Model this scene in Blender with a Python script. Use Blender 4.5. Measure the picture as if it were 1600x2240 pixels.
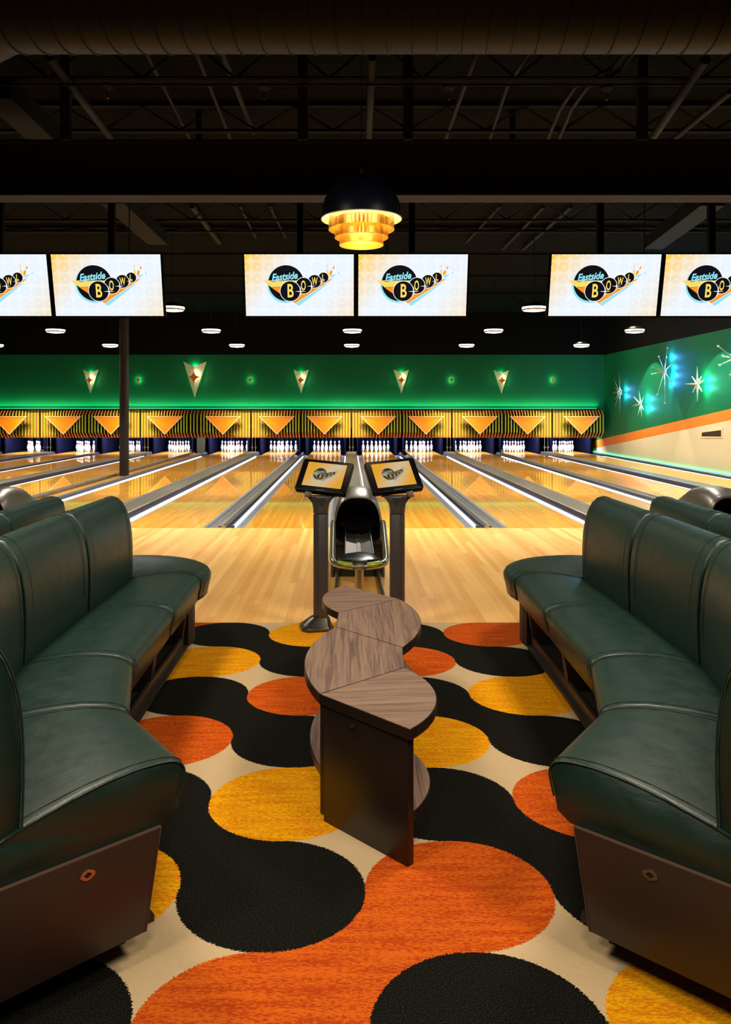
import bpy, bmesh, math, random
from math import pi, sin, cos, atan2, sqrt, radians
from mathutils import Vector, Matrix
random.seed(7)
for o in list(bpy.data.objects): bpy.data.objects.remove(o)
SC = bpy.context.scene
COL = SC.collection
# ---------------------------------------------------------------- camera, world, exposure, lights
HCAM = 1.527
F = 1741.0
XV, YV = 764.0, 896.0
cam_d = bpy.data.cameras.new('camera'); cam = bpy.data.objects.new('camera', cam_d); COL.objects.link(cam)
cam.location = (0, 0, HCAM); cam.rotation_euler = (pi/2, 0, 0)
cam_d.sensor_fit = 'HORIZONTAL'; cam_d.sensor_width = 36.0; cam_d.lens = F/1600*36
cam_d.shift_x = (800-XV)/1600; cam_d.shift_y = -(1120-YV)/1600
cam_d.clip_end = 100; cam_d.clip_start = .05
SC.camera = cam
SC.view_settings.view_transform = 'Standard'; SC.view_settings.look = 'None'
SC.view_settings.exposure = 0.0; SC.view_settings.gamma = 1.0
SC.view_settings.use_curve_mapping = False
w = bpy.data.worlds.new('world'); SC.world = w; w.use_nodes = True
w.node_tree.nodes['Background'].inputs[0].default_value = (.5, .6, .8, 1)
w.node_tree.nodes['Background'].inputs[1].default_value = 0.002

WARM = (1, .86, .66); NEUT = (1, .93, .82)
def light(kind, name, loc, power, color=(1,1,1), size=.1, rot=(0,0,0), size_y=None, shape=None, spot=None, blend=.3, spread=None, parent=None):
    d = bpy.data.lights.new(name, kind); d.energy = power; d.color = color
    if kind == 'AREA':
        d.shape = shape or ('RECTANGLE' if size_y else 'DISK'); d.size = size
        if size_y: d.size_y = size_y
        if spread: d.spread = radians(spread)
    else: d.shadow_soft_size = size
    if kind == 'SPOT': d.spot_size = radians(spot); d.spot_blend = blend
    o = bpy.data.objects.new(name, d); COL.objects.link(o); o.location = loc; o.rotation_euler = rot
    if parent: o.parent = parent
    return o
def aim(o, target):
    d = Vector(target) - o.location
    o.rotation_euler = d.to_track_quat('-Z', 'Y').to_euler()
# room downlights above and behind the seating (outside the frame)
P_SEAT = 80
for (lx, ly, pw) in ((-1.7, 1.2, .8), (1.8, 1.2, .8), (-1.7, 3.9, 1.0), (1.8, 3.9, 1.0), (.05, .3, .7)):
    light('AREA', 'ceiling_downlight', (lx, ly, 3.35), P_SEAT*pw, WARM, .75)

# ---------------------------------------------------------------- mesh helper
class MB:
    def __init__(s): s.v=[]; s.f=[]; s.m=[]; s.k=0
    def add(s, vs, fs, m=None):
        b=len(s.v); s.v += [tuple(p) for p in vs]
        for f in fs: s.f.append(tuple(b+i for i in f)); s.m.append(s.k if m is None else m)
        return s
    def box(s, x0,x1,y0,y1,z0,z1, m=None, M=None):
        vs=[Vector((x,y,z)) for z in (z0,z1) for y in (y0,y1) for x in (x0,x1)]
        if M: vs=[M@p for p in vs]
        return s.add(vs, [(0,2,3,1),(4,5,7,6),(0,1,5,4),(2,6,7,3),(0,4,6,2),(1,3,7,5)], m)
    def prism(s, pts, z0, z1, m=None, M=None):
        """pts counter-clockwise xy outline extruded in z"""
        n=len(pts)
        vs=[Vector((p[0],p[1],z0)) for p in pts]+[Vector((p[0],p[1],z1)) for p in pts]
        if M: vs=[M@p for p in vs]
        fs=[tuple(reversed(range(n))), tuple(range(n,2*n))]+[(i,(i+1)%n,n+(i+1)%n,n+i) for i in range(n)]
        return s.add(vs, fs, m)
    def loft(s, rings, m=None, caps=True, closed=True):
        n=len(rings[0]); vs=[p for r in rings for p in r]; fs=[]
        for k in range(len(rings)-1):
            for i in range(n if closed else n-1):
                j=(i+1)%n; fs.append((k*n+i,k*n+j,(k+1)*n+j,(k+1)*n+i))
        if caps: fs.append(tuple(reversed(range(n)))); fs.append(tuple(range((len(rings)-1)*n,len(rings)*n)))
        return s.add(vs, fs, m)
    def tube(s, path, r, seg=10, m=None, closed=False):
        P=[Vector(p) for p in path]; n=len(P); rings=[]
        up=None
        for i,p in enumerate(P):
            if closed: t=(P[(i+1)%n]-P[i-1]).normalized()
            else: t=(P[min(i+1,n-1)]-P[max(i-1,0)]).normalized()
            if up is None: up=Vector((0,0,1)) if abs(t.z)<.9 else Vector((0,1,0))
            a=t.cross(up)
            if a.length<1e-4: a=t.cross(Vector((1,0,0)))
            a.normalize(); b=a.cross(t).normalized(); up=b
            rr=r[i] if isinstance(r,(list,tuple)) else r
            rings.append([p+a*cos(2*pi*k/seg)*rr+b*sin(2*pi*k/seg)*rr for k in range(seg)])
        if closed: rings.append(rings[0])
        return s.loft(rings, m, caps=not closed)
    def lathe(s, prof, seg=24, c=(0,0,0), m=None, caps=False, M=None):
        rings=[]
        for (r,z) in prof:
            ring=[Vector((r*cos(2*pi*k/seg),r*sin(2*pi*k/seg),z)) for k in range(seg)]
            if M: ring=[M@p for p in ring]
            rings.append([p+Vector(c) for p in ring])
        return s.loft(rings, m, caps=caps)
    def ball(s, c, r, seg=10, m=None, sc=(1,1,1)):
        prof=[]
        rings=[]
        n=seg//2+1
        for i in range(1,n):
            a=pi*i/n; rings.append([Vector((c[0]+sc[0]*r*sin(a)*cos(2*pi*k/seg),c[1]+sc[1]*r*sin(a)*sin(2*pi*k/seg),c[2]-sc[2]*r*cos(a))) for k in range(seg)])
        return s.loft(rings, m)
    def build(s, name, mats, parent=None, smooth=None, bevel=None, segs=2, flip=False, loc=None, mat_world=None):
        me=bpy.data.meshes.new(name); me.from_pydata(s.v,[],s.f)
        if not isinstance(mats,(list,tuple)): mats=[mats]
        for m in mats: me.materials.append(m)
        for p,k in zip(me.polygons,s.m): p.material_index=k
        me.update()
        bm=bmesh.new(); bm.from_mesh(me); bmesh.ops.recalc_face_normals(bm, faces=bm.faces)
        if bevel:
            es=[e for e in bm.edges if len(e.link_faces)==2 and e.calc_face_angle(0)>.5]
            bmesh.ops.bevel(bm, geom=es, offset=bevel, segments=segs, affect='EDGES', profile=.5, clamp_overlap=True)
        bm.to_mesh(me); bm.free()
        if smooth or bevel:
            me.shade_smooth(); me.set_sharp_from_angle(angle=radians(smooth or 40))
        o=bpy.data.objects.new(name, me); COL.objects.link(o)
        if parent: o.parent=parent
        if loc: o.location=loc
        return o
def rrect(x0,x1,y0,y1,r,n=4):
    out=[]
    for cx,cy,a in ((x1-r,y1-r,0),(x0+r,y1-r,90),(x0+r,y0+r,180),(x1-r,y0+r,270)):
        for i in range(n+1):
            t=radians(a+90*i/n); out.append((cx+r*cos(t),cy+r*sin(t)))
    return out
def circ(cx,cy,r,n=32,ry=None): return [(cx+r*cos(2*pi*i/n),cy+(ry or r)*sin(2*pi*i/n)) for i in range(n)]
def smoothpath(pts, n=6, closed=False):
    P=[Vector(p) for p in pts]; N=len(P); out=[]
    rng=range(N) if closed else range(N-1)
    for i in rng:
        p0=P[i-1] if (closed or i>0) else P[i]; p1=P[i]; p2=P[(i+1)%N]; p3=P[(i+2)%N] if (closed or i+2<N) else P[(i+1)%N]
        for k in range(n):
            t=k/n
            out.append(.5*((2*p1)+(-p0+p2)*t+(2*p0-5*p1+4*p2-p3)*t*t+(-p0+3*p1-3*p2+p3)*t**3))
    if not closed: out.append(P[-1])
    return out
def root(name, label, cat, loc=(0,0,0), rz=0, group=None):
    o=bpy.data.objects.new(name,None); COL.objects.link(o); o.location=loc; o.rotation_euler=(0,0,rz)
    o.empty_display_size=.1
    return tag(o,label,cat,group)
def tag(o,label,cat,group=None):
    o['label']=label; o['category']=cat
    if group: o['group']=group
    return o
def struct(o): o['kind']='structure'; return o
def copy_tree(o, parent=None):
    c=o.copy(); COL.objects.link(c)
    if parent: c.parent=parent
    for ch in list(o.children): copy_tree(ch,c)
    return c

# ---------------------------------------------------------------- materials
class NX:
    def __init__(s, name):
        s.mat=bpy.data.materials.new(name); s.mat.use_nodes=True; s.t=s.mat.node_tree
        s.b=s.t.nodes['Principled BSDF']; s.out=s.t.nodes['Material Output']
    def n(s,k,**kw):
        x=s.t.nodes.new(k)
        for a,b in kw.items(): setattr(x,a,b)
        return x
    def link(s,a,b): s.t.links.new(a,b)
    def inp(s,sock,v):
        if v is None: return
        if isinstance(v,(int,float)):
            sock.default_value = (v,v,v) if sock.type=='VECTOR' else v
        elif isinstance(v,(tuple,list)):
            if sock.type=='RGBA' and len(v)==3: v=(*v,1)
            sock.default_value=v
        else: s.link(v,sock)
    def m(s,op,a,b=None,c=None):
        x=s.n('ShaderNodeMath',operation=op)
        s.inp(x.inputs[0],a); s.inp(x.inputs[1],b); s.inp(x.inputs[2],c)
        return x.outputs[0]
    def pos(s):
        x=s.n('ShaderNodeNewGeometry'); return x.outputs['Position']
    def obj(s):
        return s.n('ShaderNodeTexCoord').outputs['Object']
    def sep(s,v):
        x=s.n('ShaderNodeSeparateXYZ'); s.link(v,x.inputs[0]); return x.outputs
    def comb(s,a,b,c=0):
        x=s.n('ShaderNodeCombineXYZ'); s.inp(x.inputs[0],a); s.inp(x.inputs[1],b); s.inp(x.inputs[2],c); return x.outputs[0]
    def mix(s,f,a,b,blend='MIX'):
        x=s.n('ShaderNodeMix',data_type='RGBA',blend_type=blend)
        s.inp(x.inputs[0],f); s.inp(x.inputs[6],a); s.inp(x.inputs[7],b); return x.outputs[2]
    def noise(s,v,scale=5,detail=3,rough=.5,dist=0):
        x=s.n('ShaderNodeTexNoise'); s.inp(x.inputs['Vector'],v); s.inp(x.inputs['Scale'],scale)
        s.inp(x.inputs['Detail'],detail); s.inp(x.inputs['Roughness'],rough); s.inp(x.inputs['Distortion'],dist)
        return x.outputs[0]
    def scalev(s,v,sc):
        x=s.n('ShaderNodeMapping'); s.link(v,x.inputs[0]); x.inputs['Scale'].default_value=sc; return x.outputs[0]
    def white(s,v):
        x=s.n('ShaderNodeTexWhiteNoise'); 
        x.noise_dimensions='3D'; s.link(v,x.inputs['Vector']); return x.outputs['Value']
    def ramp(s,f,stops,interp='LINEAR'):
        x=s.n('ShaderNodeValToRGB'); s.inp(x.inputs[0],f); r=x.color_ramp; r.interpolation=interp
        while len(r.elements)<len(stops): r.elements.new(.5)
        for e,(p,c) in zip(r.elements,stops): e.position=p; e.color=(*c,1) if len(c)==3 else c
        return x.outputs[0]
    def rng(s,f,a,b,c,d):
        x=s.n('ShaderNodeMapRange'); s.inp(x.inputs[0],f)
        for i,v in enumerate((a,b,c,d)): x.inputs[1+i].default_value=v
        return x.outputs[0]
    def set(s,**kw):
        names={'color':'Base Color','rough':'Roughness','metal':'Metallic','spec':'Specular IOR Level','coat':'Coat Weight','coatr':'Coat Roughness','ecol':'Emission Color','estr':'Emission Strength','alpha':'Alpha','sheen':'Sheen Weight'}
        for k,v in kw.items(): s.inp(s.b.inputs[names[k]],v)
        return s
    def bump(s,h,dist=.002,strength=1):
        x=s.n('ShaderNodeBump'); x.inputs['Distance'].default_value=dist; x.inputs['Strength'].default_value=strength
        s.link(h,x.inputs['Height']); s.link(x.outputs[0],s.b.inputs['Normal']); return s
def simple(name,col,rough=.5,metal=0,var=.12,scale=12,coat=0,bump=0,spec=.5,stretch=None,coatr=.05):
    x=NX(name); p=x.obj()
    if stretch: p=x.scalev(p,stretch)
    nz=x.noise(p,scale,4)
    lo=tuple(c*(1-var) for c in col); hi=tuple(min(1,c*(1+var)) for c in col)
    x.set(color=x.mix(nz,lo,hi),rough=rough,metal=metal,spec=spec,coat=coat,coatr=coatr)
    if bump: x.bump(x.noise(p,scale*8,3),bump)
    return x.mat
def emit(name,col,strength):
    x=NX(name); x.set(color=(0,0,0),ecol=col,estr=strength,rough=.4,spec=.2); return x.mat

def carpet_mat():
    x=NX('carpet_pile'); P=x.pos()
    fz=x.noise(P,160,2); fz2=x.noise(x.scalev(P,(1,1.3,1)),170,2)
    X,Y,Z=x.sep(P)
    X=x.m('ADD',X,x.m('MULTIPLY',x.m('SUBTRACT',fz,.5),.022))
    Y=x.m('ADD',Y,x.m('MULTIPLY',x.m('SUBTRACT',fz2,.5),.022))
    u=x.m('DIVIDE',x.m('ADD',X,1.137),.594); v=x.m('DIVIDE',x.m('SUBTRACT',Y,1.661),.578)
    iu=x.m('FLOOR',u); iv=x.m('FLOOR',v)
    fu=x.m('SUBTRACT',x.m('SUBTRACT',u,iu),.5); fv=x.m('SUBTRACT',x.m('SUBTRACT',v,iv),.5)
    d=x.m('ADD',x.m('MULTIPLY',fu,fu),x.m('MULTIPLY',fv,fv))
    inside=x.m('LESS_THAN',d,.2525)
    dif=x.m('FLOORED_MODULO',x.m('SUBTRACT',iv,iu),4)
    k1=x.m('LESS_THAN',x.m('FLOORED_MODULO',dif,2),.5)
    y1=x.m('COMPARE',dif,1,.3)
    gu=x.m('FLOOR',x.m('SUBTRACT',u,.5)); gv=x.m('FLOOR',x.m('SUBTRACT',v,.5))
    gup=x.m('FLOORED_MODULO',gu,2); gvp=x.m('FLOORED_MODULO',gv,2)
    k2=x.m('MULTIPLY',x.m('GREATER_THAN',gvp,.5),x.m('LESS_THAN',gup,.5))
    c2=x.m('MULTIPLY',x.m('LESS_THAN',gvp,.5),x.m('GREATER_THAN',gup,.5))
    y2=x.m('COMPARE',x.m('FLOORED_MODULO',x.m('SUBTRACT',gv,gu),4),1,.3)
    # textures
    st=x.noise(x.scalev(P,(1,3.2,1)),55,5,.75); st2=x.noise(x.scalev(P,(.5,4,1)),9,3,.6); pile=x.noise(P,260,3,.7)
    spk=x.ramp(x.m('ADD',x.m('MULTIPLY',st,.75),x.m('MULTIPLY',st2,.30)),[(.5,(0,0,0)),(.56,(1,1,1))])
    yel=x.mix(spk,(.83,.42,.004),(.66,.19,.006)); org=x.mix(spk,(.66,.125,.010),(.43,.05,.007))
    blk=x.mix(x.ramp(pile,[(.48,(0,0,0)),(.70,(1,1,1))]),(.0036,.0038,.0036),(.036,.033,.024)); crm=x.mix(st,(.50,.36,.20),(.66,.50,.31))
    colr=x.mix(y1,org,yel); cin=x.mix(k1,colr,blk)
    cg=x.mix(k2,x.mix(c2,crm,x.mix(y2,org,yel)),blk)
    c=x.mix(inside,cg,cin)
    c=x.mix(.35,c,x.mix(pile,(0.25,0.25,0.25),(1.2,1.2,1.2)),'MULTIPLY')
    x.set(color=c,rough=.95,spec=.04)
    x.bump(pile,.004,.8)
    return x.mat
def plank_mat(name,c1,c2,wid=.027,coat=1.0,length=1.2,coatr=.035,rough=.4,spec=.25):
    x=NX(name); P=x.pos(); X,Y,Z=x.sep(P)
    bx=x.m('DIVIDE',X,wid); ix=x.m('FLOOR',bx)
    off=x.m('MULTIPLY',x.white(x.comb(ix,3.1)),length)
    iy=x.m('FLOOR',x.m('DIVIDE',x.m('ADD',Y,off),length))
    wv=x.white(x.comb(ix,iy,0)); 
    gr=x.noise(x.scalev(P,(60,1.5,1)),1.5,4,.6)
    f=x.m('ADD',x.m('MULTIPLY',wv,.7),x.m('MULTIPLY',gr,.4))
    c=x.mix(f,c1,c2)
    fr=x.m('ABSOLUTE',x.m('SUBTRACT',x.m('FRACT',bx),.5))
    line=x.m('GREATER_THAN',fr,.475)
    c=x.mix(x.m('MULTIPLY',line,.25),c,(.25,.12,.03))
    x.set(color=c,rough=rough,spec=spec,coat=coat,coatr=coatr)
    x.b.inputs['Coat IOR'].default_value=1.34
    return x.mat
def laminate(name,c1,c2,rot=0,rough=.42):
    x=NX(name); p=x.obj()
    mp=x.n('ShaderNodeMapping'); x.link(p,mp.inputs[0]); mp.inputs['Rotation'].default_value=(0,0,rot)
    q=x.scalev(mp.outputs[0],(.5,12,12))
    n1=x.noise(q,4,5,.65,.8); n2=x.noise(x.scalev(mp.outputs[0],(3,120,40)),1.2,3,.6)
    f=x.m('ADD',x.m('MULTIPLY',n1,.7),x.m('MULTIPLY',n2,.35))
    c=x.ramp(f,[(.36,c1),(.5,tuple(a*.6+b*.4 for a,b in zip(c1,c2))),(.62,c2)])
    x.set(color=c,rough=rough,spec=.4); x.bump(n2,.0006,.5)
    return x.mat
def leather(name,col):
    x=NX(name); p=x.pos()
    n1=x.noise(p,14,4,.6); fine=x.noise(p,420,2,.5); wr=x.noise(x.scalev(p,(1,1,2)),6,3,.6,1.2)
    x.set(color=x.mix(n1,tuple(c*.8 for c in col),tuple(c*1.25 for c in col)),rough=x.rng(n1,.3,.7,.33,.43),spec=.5)
    h=x.m('ADD',x.m('MULTIPLY',fine,.25),x.m('MULTIPLY',wr,1.0)); x.bump(h,.0032,.6)
    return x.mat
def perforated():
    x=NX('perforated_gold'); p=x.obj(); X,Y,Z=x.sep(p)
    a=x.m('ARCTAN2',Y,X); row=x.m('MULTIPLY',Z,170); ir=x.m('FLOOR',row)
    au=x.m('ADD',x.m('MULTIPLY',a,34),x.m('MULTIPLY',ir,.5))
    fu=x.m('SUBTRACT',x.m('FRACT',au),.5); fv=x.m('SUBTRACT',x.m('FRACT',row),.5)
    d=x.m('ADD',x.m('MULTIPLY',fu,fu),x.m('MULTIPLY',fv,fv)); hole=x.m('LESS_THAN',d,.06)
    x.set(color=(.55,.33,.055),metal=.85,rough=.35,alpha=x.m('SUBTRACT',1,hole))
    return x.mat
def screen_mat(name,w,h,warm,strength,ns):
    """picture on a screen: pale field, gold corners, small four-point stars; object xy plane"""
    x=NX(name); p=x.obj(); X,Y,Z=x.sep(p)
    u=x.m('DIVIDE',X,w); v=x.m('DIVIDE',Y,h)      # -.5..+.5
    dd=x.m('ADD',x.m('MULTIPLY',u,-1.0),x.m('MULTIPLY',v,.45))   # top-left high
    tl=x.rng(dd,.22,.68,0,1) if not warm else x.rng(dd,-.05,.4,0,1); br=x.rng(x.m('MULTIPLY',dd,-1),.34,.75,0,.55) if not warm else x.rng(x.m('MULTIPLY',dd,-1),.1,.5,0,1)
    g=x.m('MAXIMUM',tl,br)
    su=x.m('MULTIPLY',X,ns); sv=x.m('MULTIPLY',Y,ns)
    a=x.m('ABSOLUTE',x.m('SUBTRACT',x.m('FRACT',su),.5)); b=x.m('ABSOLUTE',x.m('SUBTRACT',x.m('FRACT',sv),.5))
    star=x.m('LESS_THAN',x.m('MULTIPLY',x.m('ADD',a,.03),x.m('ADD',b,.03)),.0042)
    ring=x.m('GREATER_THAN',x.m('ADD',x.m('MULTIPLY',a,a),x.m('MULTIPLY',b,b)),.2)
    wh=x.m('MAXIMUM',x.m('MULTIPLY',star,.8),x.m('MULTIPLY',ring,.28 if not warm else .0))
    base=x.mix(g,(.80,.87,.95) if not warm else (.72,.58,.36),(.98,.62,.08) if not warm else (.88,.42,.03))
    c=x.mix(wh,base,(.97,.98,1) if not warm else (.95,.85,.65))
    x.set(color=(0,0,0),ecol=c,estr=strength,rough=.25,spec=.3)
    return x.mat

M={}
M['carpet']=carpet_mat()
M['lane']=plank_mat('lane_maple',(.95,.49,.050),(.70,.26,.016),.034,.75,1.3,.022)
M['approach']=plank_mat('approach_maple',(.97,.60,.19),(.72,.32,.045),.058,.25,2.4,.35,.45,.3)
M['green']=simple('green_wall_paint',(.004,.145,.060),.6,0,.10,1.5,spec=.2)
M['black_paint']=simple('black_ceiling_paint',(.0028,.0028,.003),.8,0,.3,6,bump=.003,spec=.12)
M['black_deck']=simple('black_sprayed_deck',(.0026,.0034,.0044),.9,0,.8,3,bump=.03,spec=.06)
M['orange_paint']=simple('orange_wall_paint',(.80,.22,.02),.5,0,.05,2)
M['cream_paint']=simple('cream_wall_paint',(.74,.62,.42),.55,0,.05,2)
M['dark_pipe']=simple('black_painted_pipe',(.0095,.0115,.014),.6,0,.2,9,spec=.15)
M['duct']=simple('dark_duct_metal',(.0055,.0080,.0110),.55,0,.15,5,spec=.2)
M['leather']=leather('green_leather',(.0058,.0240,.0175))
M['thread']=simple('dark_seam_thread',(.006,.012,.010),.7)
M['brown_lam']=simple('brown_laminate',(.027,.017,.012),.42,0,.12,4,stretch=(1,1,14),spec=.45)
M['brown_edge']=simple('brown_edge_band',(.085,.055,.04),.4,0,.1,5)
M['black_core']=simple('black_core',(.008,.007,.007),.55,0,.2,8)
M['wood_top']=laminate('walnut_laminate',(.27,.175,.122),(.105,.062,.055),pi/2)
M['wood_top2']=laminate('walnut_laminate_cross',(.27,.18,.128),(.125,.075,.062),-.1)
M['beam']=simple('dull_black_beam',(.0042,.0052,.0065),.7,0,.2,6,spec=.12)
M['wood_side']=simple('dark_table_panel',(.013,.008,.0055),.4,0,.15,4,stretch=(1,1,9),spec=.5)
M['edge_black']=simple('black_edge_band',(.012,.008,.007),.38,0,.1,5)
M['chrome']=simple('brushed_chrome',(.62,.61,.57),.22,1,.1,15)
M['steel']=simple('satin_steel',(.45,.44,.42),.35,1,.15,14)
M['nickel']=simple('nickel_plate',(.42,.34,.28),.3,1,.1,20)
M['post_grey']=simple('grey_powder_coat',(.068,.060,.058),.36,.3,.1,8,spec=.5)
M['post_base']=simple('bronze_foot_metal',(.10,.085,.07),.25,.8,.1,8)
M['bezel']=simple('black_bezel',(.003,.003,.004),.38,0,.1,8,spec=.06)
M['hood']=simple('pewter_hood',(.27,.245,.21),.36,.85,.12,5)
M['black_gloss']=simple('black_plastic',(.010,.010,.011),.3,0,.1,8)
M['black_matte']=simple('black_matte',(.005,.005,.005),.8,0,.1,8)
M['green_plastic']=simple('dark_green_plastic',(.012,.028,.026),.22,0,.1,8,coat=.5)
M['ring_tube']=simple('greenish_grey_tube',(.36,.38,.30),.22,.8,.1,8)
M['lime']=simple('lime_paint',(.42,.52,.03),.25,.1,.05,6,coat=.6)
M['gutter']=simple('grey_gutter',(.20,.19,.18),.35,.2,.45,9,stretch=(3,.6,3))
M['cap_brown']=simple('worn_track_cap',(.16,.135,.095),.42,.1,.45,10,stretch=(3,.7,3))
M['navy']=simple('navy_rail',(.045,.045,.075),.35,.2,.2,8)
M['led_white']=emit('white_led_strip',(.80,.87,1.0),4.0)
M['led_green']=emit('green_led_strip',(.05,1.0,.45),6)
M['pin_white']=simple('pin_white',(.86,.87,.88),.22,0,.03,10,coat=.6)
M['pin_red']=simple('pin_red',(.62,.015,.02),.25,0,.05,10,coat=.6)
M['string']=simple('dark_cord',(.04,.04,.05),.7)
M['pit']=simple('navy_pit_curtain',(.0040,.0050,.024),.8,0,.3,6,spec=.05)
M['kick']=simple('dark_kickback',(.004,.005,.014),.7,0,.3,6,spec=.05)
M['tail']=simple('cream_tail_plank',(.55,.45,.28),.5)
M['fin_lime']=simple('lime_fin_edge',(.46,.50,.02),.5,0,.06,8)
M['fin_orange']=simple('fin_slope_orange_light',(.80,.25,.035),.5,0,.06,8)  # orange light on the sloped fin edges, put into their colour
M['fin_side']=simple('dark_green_fin_side',(.02,.05,.015),.6,0,.2,8)
M['mask_back']=simple('ochre_backing',(.28,.13,.02),.6,0,.15,5)
M['tri_orange']=simple('orange_panel',(.92,.25,.003),.42,0,.05,3)
M['tri_trim']=simple('cream_trim',(.85,.66,.45),.45,0,.05,5)
M['column']=simple('dark_painted_column',(.022,.018,.016),.5,0,.35,5)
M['cream_metal']=simple('cream_metal',(.72,.70,.52),.5,0,.05,8)
M['star_orange']=simple('orange_star',(.98,.28,.012),.45)
M['burst']=simple('brushed_champagne',(.68,.62,.50),.35,.7,.1,12)
M['dome']=simple('dark_blue_dome',(.006,.009,.022),.3,.2,.1,8)
M['dome_in']=simple('white_dome_lining',(.60,.50,.30),.5)
M['perf']=perforated()
M['bulb']=emit('warm_bulb',(1,.70,.30),7)
M['lamp_glow']=emit('lamp_diffuser',(1,.90,.72),8)
M['lamp_rim']=simple('white_lamp_frame',(.55,.52,.46),.5)
M['screen']=screen_mat('tv_picture',1.21,.68,False,1.06,7.5)
M['screen2']=screen_mat('console_picture',.29,.21,True,.85,38)
for k,c in dict(lk=(.004,.005,.008),lb=(.30,.78,.90),ly=(.98,.72,.14),lo=(.95,.32,.02),lw=(1,1,1)).items():
    M[k]=emit('logo_'+k,c,1.0)
    M[k+'2']=emit('console_logo_'+k,tuple(.55*a+b for a,b in zip(c,(.03,.02,.01))),.8)
# ================================================================ LAYOUT
YF=10.27; YH=28.56; Y_CAR=5.706; XR=8.72; YW=27.2; YM=26.78
LANES=[7.78,5.98,4.38,2.58,.98,-.82,-2.42,-4.22,-6.17,-7.97,-9.57,-11.37,-12.97]
ORD=['first','second','third','fourth','fifth','sixth','seventh','eighth','ninth','tenth','eleventh','twelfth','thirteenth']
LW=.527
# ---------------------------------------------------------------- shell
b=MB(); b.box(-15,XR,-3,Y_CAR,-.12,0); struct(b.build('floor',M['carpet']))
b=MB(); b.box(-15,XR,Y_CAR,YF,-.12,0); struct(b.build('approach_floor',M['approach']))
b=MB(); b.box(-15,XR,YF,31.2,-.3,-.14); struct(b.build('subfloor',M['black_matte']))
b=MB(); b.box(-15,-14.8,-3,31.2,-.3,5.1); struct(b.build('wall_left',M['black_paint']))
b=MB(); b.box(-15,XR,-3.2,-3,-.3,5.1); struct(b.build('wall_front',M['black_paint']))
# back wall above the masking units: green to 3.4 m, black above
b=MB(); b.box(-14.8,XR,YW,YW+.12,.9,3.40,0); b.box(-14.8,XR,YW,YW+.12,3.40,5.1,1); struct(b.build('wall_back',[M['green'],M['black_paint']]))
b=MB(); b.box(-14.8,XR,31,31.2,-.3,1.6); struct(b.build('wall_pit',M['kick']))
# right wall: cream, rising orange band, green, black
def zt(y): return .54-.1115*(y-27.2)
def zb(y): return .268-.113*(y-27.2)
b=MB()
def wq(y0,y1,f0,f1,m):
    b.add([(XR,y0,f0(y0)),(XR,y1,f0(y1)),(XR,y1,f1(y1)),(XR,y0,f1(y0))],[(0,1,2,3)],m)
    
ya,yb=9.0,29.6
wq(-3,ya,lambda y:-.3,lambda y:zb(ya),2); wq(-3,ya,lambda y:zb(ya),lambda y:zt(ya),1); wq(-3,ya,lambda y:zt(ya),lambda y:3.39,0)
wq(ya,yb,lambda y:-.3,zb,2); wq(ya,yb,zb,zt,1); wq(ya,yb,zt,lambda y:3.39,0)
wq(yb,31.2,lambda y:-.3,lambda y:3.39,0)
wq(-3,31.2,lambda y:3.39,lambda y:5.1,3)
b.add([(XR+.15,-3,-.3),(XR+.15,31.2,-.3),(XR+.15,31.2,5.1),(XR+.15,-3,5.1)],[(0,3,2,1)],3)
struct(b.build('wall_right',[M['green'],M['orange_paint'],M['cream_paint'],M['black_paint']]))
# ceiling deck with ribs
b=MB(); b.box(-15,XR,-3,31.2,4.9,5.1)
struct(b.build('ceiling',M['black_deck']))
# wall slot in the cream
t=root('wall_niche','narrow dark slot with pale frame cut in the cream right wall','niche',(XR,19.1,.95))
b=MB(); P=[(.62,-.125),(-.55,-.085),(-.55,.155),(.62,.02)]
def yz(p,x): return (x,p[0],p[1])
cx=sum(p[0] for p in P)/4; cz=sum(p[1] for p in P)/4
Q=[(p[0]*.88,cz+(p[1]-cz)*.66) for p in P]
vs=[yz(p,-.012) for p in P]+[yz(p,-.012) for p in Q]+[yz(p,.0) for p in P]
b.add(vs,[(0,1,5,4),(1,2,6,5),(2,3,7,6),(3,0,4,7)]+[(i,(i+1)%4,8+(i+1)%4,8+i) for i in range(4)])
b.build('frame',M['tri_trim'],t)
b=MB(); b.add([yz(p,-.006) for p in Q]+[yz(p,.0) for p in Q],[(0,1,2,3),(4,5,6,7)]+[(i,(i+1)%4,4+(i+1)%4,4+i) for i in range(4)])
b.build('opening',M['mask_back'] if 0 else simple('dark_brown_opening',(.03,.012,.006),.5,0,.8,30),t)

# ---------------------------------------------------------------- bowling lanes
b=MB(); b.box(-LW,LW,YF,30.0,-.12,0); lane_me=None
for i,x in enumerate(LANES):
    r=root('bowling_lane','glossy maple lane, %s from the right wall'%ORD[i],'bowling lane',(x,0,0),0,'bowling lanes')
    if i==0:
        lane0=r
        b=MB(); b.box(-LW,LW,YF+.012,30.0,-.12,0); b.build('lane_boards',M['lane'],r)
        b=MB(); b.box(-LW,LW,YF,YF+.012,-.12,.0005); b.build('foul_line',simple('dark_foul_line',(.22,.10,.03),.4,coat=.5),r)
        b=MB()
        for k in range(-3,4):
            y=YF+4.75-abs(k)*.16
            b.add([(k*.132-.014,y-.05,.0008),(k*.132+.014,y-.05,.0008),(k*.132,y+.1,.0008)],[(0,1,2)])
        b.build('aiming_arrows',simple('dark_arrow_inlay',(.10,.04,.015),.4,coat=.8),r)
        b=MB(); b.box(-LW,LW,30.0,30.07,-.05,.015); b.build('tail_plank',M['tail'],r)
    else:
        for c in lane0.children:
            d=c.copy(); COL.objects.link(d); d.parent=r
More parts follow.
